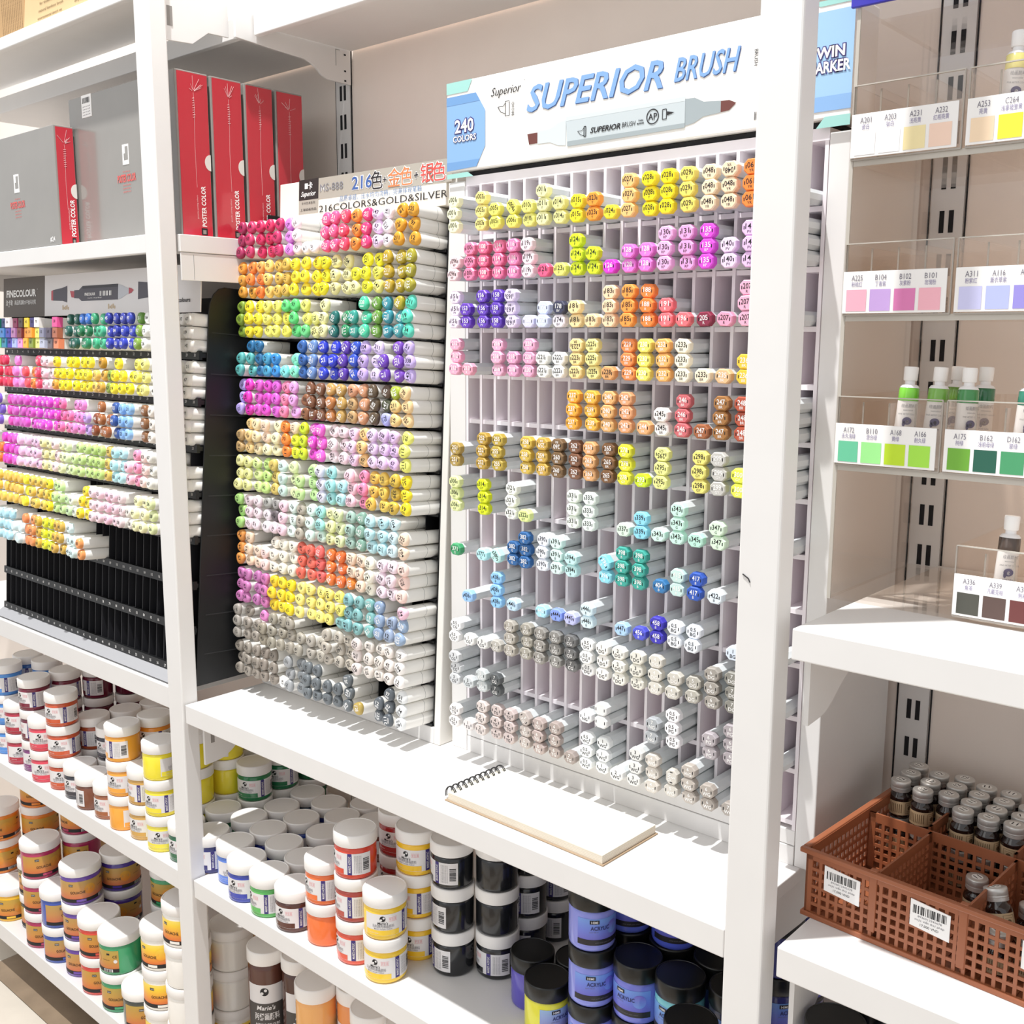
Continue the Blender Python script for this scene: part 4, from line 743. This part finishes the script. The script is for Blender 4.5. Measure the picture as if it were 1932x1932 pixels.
TABLE = [
('m',-1.1202,0.1312,0.585,'1C1D20 1C1D20 1C1D20','-105 -110 -80'),
('m',-1.1949,0.1236,0.585,'F6C52B F6C52B F6C52B','-5 -5 -5'),
('m',-1.1891,0.0449,0.585,'F7CE3A F7CE3A','0 0'),
('m',-1.2621,0.0480,0.585,'E0583F B5463A D8452F','-50 -50 -50'),
('m',-1.3427,0.0482,0.585,'EF7436 EF7436','165 -40'),
('m',-1.2642,0.1466,0.585,'A92A2C A92A2C A92A2C','0 0 0'),
('m',-1.4179,0.0386,0.585,'5A2F26','-15'),
('m',-1.4909,0.0370,0.585,'5CB85C','-45'),
('m',-1.5638,0.0394,0.585,'3B49B0','-25'),
('m',-1.6333,0.0618,0.585,'5B82D8','5'),
('m',-1.7059,0.0551,0.585,'2F3272','-35'),
('m',-1.5588,0.1197,0.585,'2C3484','25'),
('m',-1.4860,0.1098,0.585,'24307C','-36'),
('m',-1.6303,0.1348,0.585,'33409A','-11'),
('m',-1.7030,0.1412,0.585,'2F6A4C','-25'),
('m',-1.7750,0.1292,0.585,'2C6B45','4'),
('m',-1.6204,0.2071,0.585,'3550A8','2'),
('m',-1.6932,0.2135,0.585,'2F5E48','19'),
('m',-1.6345,0.2875,0.585,'2B3A90','9'),
('m',-1.7075,0.2904,0.585,'2D4A70','-5'),
('m',-1.5649,0.2657,0.585,'2F4390','12'),
('m',-1.5365,0.1984,0.585,'6A3A30','-13'),
('m',-1.4997,0.2986,0.585,'7A4A40','-6'),
('m',-1.5730,0.3398,0.585,'7A3A34','3'),
('m',-1.5149,0.3840,0.585,'8A3A34','-9'),
('m',-1.7740,0.2054,0.585,'2A7A4B 2A7A4B','-10 -10'),
('m',-1.7794,0.2782,0.585,'25724A 25724A','0 0'),
('m',-1.7740,0.3510,0.585,'1F6B42 1F6B42','140 140'),
('m',-1.8464,0.1136,0.585,'F1DE35 F1DE35 F1DE35','-60 -88 170'),
('m',-1.8445,0.1866,0.585,'F2E03A F2E03A F2E03A','160 155 -82'),
('m',-1.8500,0.2594,0.585,'EFDC36 EFDC36 EFDC36','150 150 150'),
('m',-1.0602,0.1726,0.585,'1B1C1F 1B1C1F 1B1C1F','-62 150 160'),
('m',-1.0612,0.2456,0.585,'1C1C20 1C1C20 1C1C20','-80 -55 170'),
('m',-1.0591,0.3192,0.585,'1C1C20 1C1C20 1C1C20','-70 -70 -70'),
('m',-2.4366,0.0526,0.585,'7E3A78 6E2038 7A1F38','0 -70 -40'),
('m',-2.2879,0.0464,0.585,'C9552F C9552F C9552F','0 -5 -25'),
('m',-2.5093,0.0463,0.585,'B02A40 B02A40','10 10'),
('m',-2.3604,0.0377,0.585,'DB4358 DB4358','0 0'),
('m',-2.2149,0.0462,0.585,'35353F','-25'),
('m',-2.1425,0.0370,0.585,'7A4630','-125'),
('m',-2.0696,0.0413,0.585,'A0603C','-25'),
('m',-1.9968,0.0370,0.585,'F2A63A F3A83C F4AA3C','70 -20 -78'),
('m',-1.9241,0.0438,0.585,'CFA255 CFA255','-25 -25'),
('m',-1.8512,0.0405,0.585,'F4E44A F4E23A F4E335','0 -25 75'),
('m',-1.7784,0.0465,0.585,'2A6A4A','-30'),
('m',-1.9956,0.1111,0.585,'E8922E E8922E E8922E','-20 -20 -20'),
('m',-2.2717,0.1910,0.585,'B0582F B0582F','0 0'),
('m',-2.2861,0.1194,0.585,'A84F2E A84F2E','-70 -70'),
('m',-2.1907,0.1150,0.585,'2B2B38 2B2B38','0 0'),
('m',-2.2626,0.2634,0.585,'D98A3A D98A3A','0 0'),
('m',-2.4377,0.1285,0.585,'6E1D34 6E1D34 6E1D34','-5 -5 -5'),
('m',-2.4064,0.1944,0.585,'641A30 641A30 641A30','-70 -70 -70'),
('m',-2.3765,0.2610,0.585,'5E1830 5E1830 5E1830','150 150 150'),
('m',-2.5945,0.0563,0.585,'4E8ED8 4E8ED8 4E8ED8','-35 -35 -35'),
('m',-2.5520,0.1372,0.585,'3F80C8 3F80C8 3F80C8','-60 -60 -60'),
('m',-2.6327,0.1271,0.585,'3A6EB8 3A6EB8 3A6EB8','-40 -40 -40'),
('g',-2.4557,0.0475,0.130,'B5305E B5305E B5305E','0 0 0'),
('g',-2.2681,0.0562,0.130,'6A46A8 6A46A8 6A46A8','-20 -20 -20'),
('g',-2.1745,0.0475,0.130,'E2483A E2483A','10 10'),
('g',-2.0805,0.0475,0.130,'3FA06C 3FA06C','0 -95'),
('g',-1.8925,0.0475,0.130,'F2EEE6 F2EEE6 F2EEE6','0 0 0'),
('g',-1.7985,0.0475,0.130,'F3F0EA F3F0EA F3F0EA F3F0EA','160 150 80 -20'),
('g',-2.2595,0.1498,0.130,'4A3590 4A3590 4A3590','-30 -30 -30'),
('g',-2.1040,0.1899,0.130,'3A9A66 3A9A66 3A9A66','0 0 0'),
('g',-2.4313,0.1392,0.130,'A82A56 A82A56 A82A56 A82A56','-40 -40 -40 -40'),
('g',-2.6569,0.1391,0.130,'E8862E E8862E E8862E E8862E','0 0 0 0'),
('g',-2.7278,0.0662,0.130,'E98A30 E98A30 E98A30','0 0 0'),
('g',-2.6357,0.0475,0.130,'F6C030','0'),
('g',-2.5460,0.0757,0.130,'3A3A36 6E6636','0 0'),
('g',-2.3617,0.0475,0.130,'3A56B0 3A56B0','10 10'),
('g',-1.9865,0.0475,0.130,'4A4E48','20'),
('g',-2.0313,0.1304,0.130,'46A070 46A070','0 0'),
('g',-1.7845,0.1405,0.130,'EFECE6 EFECE6 EFECE6','-20 150 160'),
('g',-1.7883,0.2344,0.130,'EFECE6 EFECE6 EFECE6','-20 150 160'),
('b',-1.6163,0.1117,0.130,'5A3328','0'),
('b',-1.5418,0.1382,0.130,'4A2A22','20'),
('b',-1.4502,0.1012,0.130,'F2B26A','150'),
('b',-1.3856,0.1468,0.130,'EE9A5A','-70'),
('b',-1.3122,0.1177,0.130,'EC9658','150'),
('b',-1.2343,0.1312,0.130,'EFA860','0'),
('a',-0.9647,0.1482,0.585,'5A50B8','130'),
('a',-0.9045,0.1104,0.585,'E8E23A','40'),
('a',-0.9022,0.1811,0.585,'6A78D8','0'),
('a',-0.8275,0.1178,0.585,'8E96EA 8E96EA 8E96EA','-10 -10 -10'),
('a',-0.7587,0.1308,0.585,'7A80E0 7A80E0','0 0'),
('a',-0.6887,0.1327,0.585,'7ED0DC 7ED0DC','-60 -60'),
('a',-0.6282,0.0587,0.585,'6AC0D0 6AC0D0','0 0'),
('a',-0.6217,0.1579,0.585,'4A4A60 4A4A60','0 0'),
('a',-0.8140,0.1924,0.585,'6A7AE0 6A7AE0 6A7AE0','0 0 0'),
('a',-0.7444,0.2002,0.585,'5A6ADE 5A6ADE 5A6ADE','0 0 0'),
('a',-0.6745,0.2038,0.585,'30304A 30304A','0 0'),
('a',-0.6000,0.2350,0.585,'3A3C78 3A3C78 3A3C78','40 40 40'),
('a',-0.6000,0.3100,0.585,'3A3C78 3A3C78 3A3C78','40 40 40'),
('a',-0.6800,0.3100,0.585,'3A3C78 3A3C78 3A3C78','40 40 40'),
('a',-0.7625,0.2900,0.585,'3A3C78 3A3C78 3A3C78','40 40 40'),
('a',-0.8325,0.2900,0.585,'3A3C78 3A3C78 3A3C78','40 40 40'),
]
seen = {}
def level_word(k, n):
    return 'standing alone' if n == 1 else ('bottom' if k == 0 else 'top' if k == n-1 else 'second' if k == 1 else 'third') + ' of %s stacked' % ('', '', 'two', 'three', 'four')[n]
def place_word(kd, x, y, z):
    return ('left bay ' if x < -1.711 else 'middle bay ') + ('front row' if y < .085 else 'second row' if y < .155 else 'third row' if y < .225 else 'back')
JL = []
for kd, x, y, z0, cols, rot in TABLE:
    cs = cols.split(); rts = [float(v) for v in rot.split()]
    for k, h in enumerate(cs):
        kk = 'G' if (kd == 'g' and lum(h) > 215) else kd
        (parts, lidz), H = PARTS[kk]
        z = z0 + H*k if kd != 'b' else z0
        face = math.degrees(math.atan2(-x, 1 + y))          # turned towards the aisle
        root = link(PNAME[kk], None, None, (x + rng.uniform(-.0012, .0012)*k, y, z), (0, 0, math.radians(face + rts[k] - (8 if kk == 'm' else 0) + rng.uniform(-6, 6) + (rng.choice((0, 0, 25, -30)) if k and len(set(rts)) == 1 else 0))))
        for nm, me in parts:
            link(nm, me, root, (0, 0, lidz) if nm == 'lid' else None, color=lin(h))
        JL.append((root, kk, h, x, y, z, k, len(cs)))
groups = {}
for t in JL:
    key = (cname(t[2]), PDESC[t[1]], level_word(t[6], t[7]), place_word(t[1], t[3], t[4], t[5]))
    groups.setdefault(key, []).append(t)
for key, L in groups.items():
    L.sort(key=lambda t: t[3])
    for i, t in enumerate(L):
        lab = '%s %s, %s, %s' % key
        if len(L) > 1: lab += ', %s from left' % ORD[i+1]
        tag(t[0], lab, 'bottle' if t[1] == 'b' else 'jar', PGRP[t[1]])
# small kraft box behind the gouache jars
t = thing('kraft_box', 'small tan cardboard box on the lowest shelf at far left', 'box', (-2.79, .30, .13)); b = MB(); b.box(-.06, .06, 0, .1, 0, .3, KRAFT); b.build('carton', t, bevel=.001)
b = MB(); b.box(-.055, .055, -.0005, 0, .24, .25, KINK); b.build('print', t)
# ================================================================ NOTEBOOK
t = thing('spiral_sketchbook', 'open spiral sketchbook with blank cream page lying on the white counter', 'sketchbook', (-.889, .089, .9332), (0, 0, math.radians(-1)))
CREAM = mat('cream_paper', 'F8F3E4', .7); EDGEP = mat('page_edges', 'E4DACA', .7, noise=.08); COVER = mat('brown_cover', 'A79076', .7)
b = MB(); b.box(-.146, .146, -.062, .062, 0, .0018, COVER); b.build('back_cover', t, bevel=.0006)
b = MB(); b.box(-.141, .143, -.0595, .0595, .0019, .0128, EDGEP)
for k in range(5): b.box(-.1411, .1432, -.0597, .0597, .0035 + .002*k, .0037 + .002*k, mat('page_shadow', 'C9BDA6', .7))
b.build('page_block', t); b = MB(); b.box(-.141, .143, -.0595, .0595, .0129, .0137, CREAM); b.build('top_page', t)
WIRE = mat('black_wire', '161618', .5)
for k in range(10):
    y = -.055 + .0118*k
    for dy in (0, .0026):
        b = MB(); b.tube([(-.1405 + .0105*math.cos(a) , y + dy, .0078 + .0125*math.sin(a)) for a in [math.radians(12 + 12.5*i) for i in range(16)]], .0008, WIRE, n=5); b.build('wire_ring', t)
# ================================================================ BASKET
BROWN = mat('brown_plastic', '9E5E3E', .38, noise=.05)
BX, BY, BZ = -.496, .083, .939
bw, bd, bh = .44, .262, .082
t = thing('storage_basket', 'brown lattice plastic basket with dividers on the right shelf', 'basket', (BX, BY, BZ), (0, 0, math.radians(-3.2)))
def lattice(name, L, H, parent, M, rim=.004, n_rows=6, pitch=.0102, th=.0026):
    b = MB(); b.box(0, L, 0, th, 0, .006, BROWN, M); b.box(0, L, 0, th, H - .012, H, BROWN, M); b.box(0, .008, 0, th, 0, H, BROWN, M); b.box(L - .008, L, 0, th, 0, H, BROWN, M)
    k = 1; n = max(2, int((L - .012)/pitch))
    for i in range(1, n): x = .008 + (L - .016)*i/n; b.box(x - .0019, x + .0019, 0, th, .006, H - .012, BROWN, M)
    for j in range(1, n_rows): z = .006 + (H - .018)*j/n_rows; b.box(.008, L - .008, .0002, th - .0002, z - .0019, z + .0019, BROWN, M)
    return b.build(name, parent)
Tm = Matrix.Translation; RZ90 = Matrix.Rotation(PI/2, 4, 'Z')
lattice('front_wall', bw, bh, t, Tm((0, 0, 0))); lattice('back_wall', bw, bh, t, Tm((0, bd - .0026, 0)))
lattice('side_wall', bd, bh, t, Tm((.0026, 0, 0)) @ RZ90); lattice('side_wall', bd, bh, t, Tm((bw, 0, 0)) @ RZ90)
lattice('cross_divider', bw - .006, bh - .004, t, Tm((.003, .152, 0)))
for x in (.083, .182, .285, .38):
    lattice('divider', .148, bh - .006, t, Tm((x, .003, .002)) @ RZ90); lattice('divider', .105, bh - .002, t, Tm((x - .004, .1545, .002)) @ RZ90)
    b = MB(); b.box(x - .006, x + .003, -.0012, .006, .012, bh + .003, BROWN); b.build('divider_tab', t, bevel=.001)
b = MB(); b.box(.002, bw - .002, .002, bd - .002, 0, .0015, BROWN)
for i in range(1, 34): b.box(.013*i - .0012, .013*i + .0012, .003, bd - .003, .0015, .003, BROWN)
b.build('base', t)
b = MB(); e = .006
for a in ((-e, bw + e, -e, .002), (-e, bw + e, bd - .002, bd + e), (-e, .002, .002, bd - .002), (bw - .002, bw + e, .002, bd - .002)): b.box(*a, bh - .004, bh + .002, BROWN)
b.build('rim', t, bevel=.0015)
b = MB(); e = .0035
for a in ((-e, bw + e, -e, 0), (-e, 0, 0, bd), ): b.box(*a, 0, .006, BROWN)
b.build('foot_rim', t, bevel=.0012)
for i, x in enumerate((.024, .125, .24, .34)):
    b = MB(); y = -.0014; b.prism([(x + (.002 if q in (0, 3) else -.002)*0 + a, c) for q, (a, c) in enumerate(((0, .040), (.043, .036), (.043, .066), (0, .070)))], y, -.0004, 'y', PAPER)
    L = b.build('price_label', t)
    b = MB(); bars(b, x + .003, x + .040, .055, .0645, y - .0002, INK, n=22, seed=i)
    b.text('8936012345678', .0022, (x + .0215, y - .0002, .0525), GREYP, width=.026); b.text('mực viết thư pháp', .0024, (x + .0215, y - .0002, .0485), GREYP, width=.032); b.text('%s,000 VND' % ('17', '17', '15', '15')[i], .0028, (x + .0215, y - .0002, .0435), INK, width=.02); b.build('label_print', L)
BM = Matrix.Translation((BX, BY, BZ)) @ Matrix.Rotation(math.radians(-3.2), 4, 'Z')
# ink bottles
GLASS = mat('dark_ink_glass', '221512', .08, coat=.6); SILVER = mat('brushed_aluminium', 'D2D0CC', .34, metal=.55); BEIGE = mat('beige_label', 'CBB08C', .6, noise=.06); STK = mat('round_sticker', 'F2F0EC', .6)
def bottle_mesh():
    b = MB(); b.lathe([(.011, 0), (.0132, .0012), (.0138, .003), (.0138, .026), (.0128, .0295), (.0105, .0315), (.0105, .036)], GLASS, 28); g_ = b.mesh('ink_glass')
    b = MB(); pf = [(.0118, 0), (.0122, .0008), (.0118, .0016), (.0122, .0024), (.0118, .0034), (.0122, .0044), (.0122, .0052), (.0118, .006), (.0124, .0068)]
    b.lathe(pf + [(.0124, .0125), (.0118, .0138), (.011, .0141), (.0004, .0141)], SILVER, 32, caps=(True, False)); c_ = b.mesh('ink_cap')
    b = MB(); rl = .0141; b.cpatch(rl, -2.4, 2.4, .005, .023, BEIGE); q = rl + .0002; dk = mat('label_brown_print', '6A5238', .6)
    for k in range(9): b.cpatch(q, -2.2 + .17*k, -2.2 + .17*k + .06, .008, .02, dk, n=1)
    for k in range(9): b.cpatch(q, .8 + .17*k, .8 + .17*k + .06, .008, .02, dk, n=1)
    for a0, a1, z0, z1 in ((-.45, .45, .007, .0074), (-.45, .45, .0206, .021), (-.45, -.42, .007, .021), (.42, .45, .007, .021), (-.3, .3, .0095, .0099), (-.3, .3, .018, .0184)): b.cpatch(q, a0, a1, z0, z1, dk, n=4)
    b.cdisc(q, .0028, 0, .014, dk)
    return g_, c_, b.mesh('ink_label')
BTL = bottle_mesh()
def sticker(num):
    def f(b):
        b.lathe([(.0062, .01415), (.0062, .01435)], STK, 20); b.text(num, .0072, (0, 0, .0145), INK, xd=(1, 0, 0), yd=(0, 1, 0), bold=.01)
    return mk('cap_sticker_' + num, f)
def ink_bottle(x, y, z, num, label, rz, ry=0):
    o = thing('ink_bottle', label, 'ink bottle', (x, y, z), (ry, 0, rz), 'small ink bottles in the basket')
    link('glass', BTL[0], o); c = link('cap', BTL[1], o, (0, 0, .0345)); link('number_sticker', sticker(num), c); link('label', BTL[2], o); return o
UP = [(-.473, .365), (-.472, .334), (-.473, .303), (-.442, .353), (-.442, .322), (-.440, .290), (-.4125, .362), (-.412, .331), (-.411, .2995)]
U2 = [(-.381, .347), (-.379, .317), (-.380, .287), (-.381, .257), (-.351, .346), (-.350, .316), (-.351, .286), (-.351, .256), (-.350, .2265), (-.321, .29), (-.322, .26), (-.320, .230)]
U2 = [(x, max(y, .242)) for x, y in U2]
def inside(P, num, where, upper):
    for z, lay in ((.9425, 'lower'), (.9925, 'upper')) if upper else ((.9425, 'lower'),):
        k = 0
        for i, (x, y) in enumerate(P):
            ink_bottle(x, y, z, num, '%s ink bottle of the %s layer in the %s basket compartment, cap sticker %s' % (ORD[i+1], lay, where, num), rng.uniform(-1, 1) + .6)
inside(UP, '12', 'back left', True)
U2 = [(-.382 + .0295*(i // 4), .352 - .0292*(i % 4)) for i in range(12)]
inside([p for p in U2 if p[1] > .25], '11', 'back middle', True)
for i, (x, y, z, rx) in enumerate(((-.343, .205, .9425, 0), (-.293, .135, .972, -.35), (-.29, .105, .9425, 0), (-.262, .12, .9425, 0), (-.278, .18, .9425, 0), (-.247, .16, .9425, 0))):
    ink_bottle(x, y, z, '15' if i else '11', ('single ink bottle behind the second front divider of the basket', 'tilted ink bottle leaning in the front right compartment', 'ink bottle with sticker 15 nearest the front right divider', 'ink bottle with sticker 15 by the front wall at right', 'ink bottle at the rear of the front right compartment', 'ink bottle at far right of the front compartment')[i], 1.0, rx)
# ================================================================ CLEAR STAND WITH PAINT TUBES
SX0, SX1, SY0, SY1, SZ = -.5185, -.135, .152, .39, 1.3027
t = thing('acrylic_display_stand', 'clear acrylic paint tube stand with four tiers on the right shelf', 'display stand', (SX0, SY0, SZ))
W = SX1 - SX0; D = SY1 - SY0; Hs = .652
b = MB(); b.box(0, .004, 0, D, 0, Hs, CLEAR); b.build('side_panel', t); b = MB(); b.box(W - .004, W, 0, D, 0, Hs, CLEAR); b.build('side_panel', t)
EDG = mat('acrylic_edge', 'BEB8AE', .25)
b = MB(); b.box(.0, .004, -.002, .0, 0, Hs, EDG); b.build('front_edge', t)
b = MB(); b.box(.0045, W - .0045, -.001, D, .0, .004, CLEAR); b.build('base_plate', t)
TZ = (.154, .322, .489)
for z in TZ:
    b = MB(); b.box(.0045, W - .0045, 0, D - .002, z, z + .004, CLEAR); s = b.build('shelf_plate', t); b = MB(); b.box(.0045, W - .0045, -.0022, 0, z - .002, z + .005, EDG); b.build('plate_edge', s)
b = MB(); b.box(.0045, W - .0045, .05, D - .002, Hs - .005, Hs - .001, CLEAR); b.build('top_plate', t)
b = MB(); b.box(-.006, W + .006, -.006, -.001, Hs + .0, Hs + .11, mat('stand_header_blue', '3A36B0', .3)); b.build('header_board', t, bevel=.001)
CODES = {3: [('A201 瓷白 F4F3F2', 'A203 钛白 F6F6F6', 'A231 浅亮黄 F6E6B0', 'A232 红相亮黄 F6D6C2'), ('A253 亮黄 F8DDBC', 'C264 浅拿坡里黄 F4E43C', 'A254 中黄 F4D63C', 'A255 橘黄 F2B03C'), ('A261 浅红 F0A090', 'A262 朱红 E8604A', 'A263 大红 D83C3C', 'A264 深红 B02C3C')],
         2: [('A225 粉桃红 F6B2C4', 'B104 丁香紫 C6A4DE', 'B102 灰紫粉 E080B8', 'B101 玫瑰粉 F6B6C4'), ('A311 粉紫红 CECEF4', 'A116 薰衣草紫 B6BEF8', 'A117 紫 9A90DC', 'A118 深紫 6A5AB0'), ('A121 天蓝 90C0F0', 'A122 湖蓝 60A8E0', 'A123 群青 4A5CC0', 'A124 普蓝 2C3C70')],
         1: [('A172 永久浅绿 6CCAA0', 'B110 混合绿 A0EC92', 'A168 黄绿 C4E62E', 'A166 耐久绿 A8E64C'), ('A175 树绿 72B038', 'B162 浅祖母绿 235E4C', 'D162 翠绿 4A9C6A', 'D163 深绿 2F6A4C'), ('A181 橄榄绿 7E8A3C', 'A182 草绿 6E9A3C', 'A183 墨绿 2A4A3C', 'A184 灰绿 90A890')],
         0: [('A336 焦茶 4A4A42', 'A339 凡戴克棕 5A4640', 'A341 熟褐 6A3432', 'A342 生褐 7A5A3C')]}
LAVI = mat('lavender_ink', '8E86A8', .6)
TRE = mat('tray_edge', 'A79F96', .3)
def tray(tier, k, x0, z0):
    codes = CODES[tier][k]; o = thing('tube_tray', 'clear tray with swatches %s to %s on the %s tier of the stand' % (codes[0].split()[0], codes[3].split()[0], ('bottom', 'second', 'third', 'top')[tier]), 'tray', (x0, SY0 - .004, z0), group='clear swatch trays of the tube stand')
    w_, d_, h_ = .1175, .195, .078; th = .0022; CL = CLEAR
    b = MB(); b.box(0, w_, 0, th, 0, h_, CL); b.build('front_panel', o); b = MB(); b.box(0, w_, d_ - th, d_, 0, h_, CL); b.build('back_panel', o)
    b = MB(); b.box(0, th, th, d_ - th, 0, h_, CL); b.build('side_panel', o); b = MB(); b.box(w_ - th, w_, th, d_ - th, 0, h_, CL); b.build('side_panel', o)
    b = MB(); b.box(th, w_ - th, th, d_ - th, 0, .002, CL); b.build('base', o)
    for j in (1, 2, 3):
        b = MB(); x = w_*j/4; b.box(x - .001, x + .001, th + .001, d_ - th, .002, h_ - .006, CL); b.box(x - .0009, x + .0009, th, th + .0008, .002, h_ - .006, TRE); b.build('divider', o)
    b = MB(); b.box(0, w_, -.0003, .0026, h_ - .0008, h_ + .0004, EDG); b.box(-.0006, .0008, -.0004, .0022, 0, h_ - .0008, TRE); b.box(w_ - .0008, w_ + .0006, -.0004, .0022, 0, h_ - .0008, TRE); b.box(0, w_, -.0006, .001, -.0006, .0012, TRE); b.build('rim', o)
    c = MB(); c.box(.0, w_ - .004, -.0024, -.0004, .002, .0475, PAPER); cd = c.build('swatch_card', o, bevel=.0004)
    for j, e in enumerate(codes):
        cn, zh, h = e.split(); x = .0035 + (w_ - .01)*(j + .5)/4 - .001
        s = MB(); s.quad([(x - .0115, -.0027, .0045), (x + .0115, -.0027, .0045), (x + .0115, -.0027, .0278), (x - .0115, -.0027, .0278)], mat('swatch_' + h, h, .5, noise=.03)); s.build('swatch', cd)
        s = MB(); s.text(cn, .0058, (x, -.0028, .0405), mat('card_ink', '7C7884', .6), width=.0125); s.text(zh, .0042, (x, -.0028, .0333), LAVI, width=.0038*len(zh)*1.05); s.build('swatch_text', cd)
    return o
for tier, z in ((3, TZ[2]), (2, TZ[1]), (1, TZ[0])):
    for k in range(2): tray(tier, k, -.5165 + .1222*k, SZ + z + .0045)
tray(0, 0, -.374, SZ + .0045)
def tube_mesh():
    b = MB(); n = 20; loops = []
    for z, rx, ry in ((0, .0165, .0016), (.006, .0165, .0018), (.02, .0158, .005), (.045, .0146, .0098), (.075, .0134, .0128), (.0835, .0132, .0132)): loops.append([(rx*math.cos(2*PI*i/n), ry*math.sin(2*PI*i/n), z) for i in range(n)])
    TW = mat('white_tube', 'EFEDEC', .35); b.loft(loops, TW); body = b.mesh('tube_body')
    b = MB(); b.lathe([(.0134, .0722), (.0136, .073), (.0134, .0862), (.0122, .0868)], PAINT, 24, caps=(False, False)); band = b.mesh('colour_band')
    b = MB(); b.lathe([(.0132, .0866), (.011, .0895), (.0068, .0905), (.0068, .0945)], TW, 24); b.lathe([(.0085, .0945), (.0092, .0955), (.0096, .1085), (.009, .1098)], LID, 24); cap = b.mesh('tube_cap')
    b = MB(); P_ = mat('tube_purple', '5C5478', .5)
    def E(cx_, cz_, rx, rz, m): b.quad([(cx_ + rx*math.cos(2*PI*i/16), -.0137 + max(0, (.07 - cz_ - rz*math.sin(2*PI*i/16)))*.075, cz_ + rz*math.sin(2*PI*i/16)) for i in range(16)], m)
    E(0, .05, .0062, .0042, P_); E(.0005, .0492, .0022, .002, LABEL); E(-.004, .0468, .002, .003, P_)
    for k, (s, q) in enumerate((('绘画颜料', .0032), ('watercolour', .0018), ('FINE ARTIST COLOR', .0018))): b.text(s, q, (0, -.0142 + .00025*k, .0665 - .0045*k), GREYP)
    b.text('Paul Rubens'.replace('Paul Rubens', 'artist tube'), .0022, (0, -.0115, .0425), P_); b.text('5 ml', .002, (0, -.011, .039), P_)
    return body, band, cap, b.mesh('tube_print')
TB = tube_mesh()
def tube(x, y, z, h, label, rz=.5, rx=-.06):
    o = thing('paint_tube', label, 'paint tube', (x, y, z), (rx, .05, rz), 'white paint tubes standing in the stand'); o.scale = (.8, .8, 1)
    link('body', TB[0], o); link('colour_band', TB[1], o, color=lin(h)); link('cap', TB[2], o); link('print', TB[3], o)
z1 = SZ + TZ[0] + .0067
tube(-.4475, .168, z1, '74C038', 'white paint tube with bright green band, leftmost in the green tray', .45)
tube(-.4175, .172, z1, '7AB04C', 'white paint tube with mid green band, second from left in the green tray', .3)
tube(-.4165, .225, z1, '6E9A42', 'white paint tube with dull green band behind the second green tube', .3)
tube(-.381, .166, z1, '3F8A4A', 'white paint tube with forest green band in the A175 tray', .8)
tube(-.381, .215, z1, '2C6E48', 'white paint tube with dark green band behind the forest green tube', .6)
tube(-.322, .168, z1, '2F7A64', 'white paint tube with teal green band at the right edge of the picture', .5)
tube(-.3595, .168, SZ + TZ[2] + .0067, 'EFE48C', 'white paint tube with pale yellow band in the top tier', .5)
tube(-.33, .168, SZ + .0067, '4A3C34', 'white paint tube with dark brown band in the bottom tier', .5)
# dark jars under the basket shelf, seen in its shadow
for i, (x, y) in enumerate(((-.44, .06), (-.365, .065), (-.43, .14))):
    (parts, lidz), H = PARTS['a']
    for k in range(3):
        o = thing('acrylic_jar', '%s black-lidded jar, %s, in shadow under the basket shelf' % (('front left', 'front second', 'rear left', 'rear second', 'front third', 'rear third')[i], level_word(k, 3)), 'jar', (x, y, .585 + H*k), (0, 0, .3), PGRP['a'])
        for nm, me in parts: link(nm, me, o, (0, 0, lidz) if nm == 'lid' else None, color=lin('5058A8'))
bpy.context.view_layer.update()
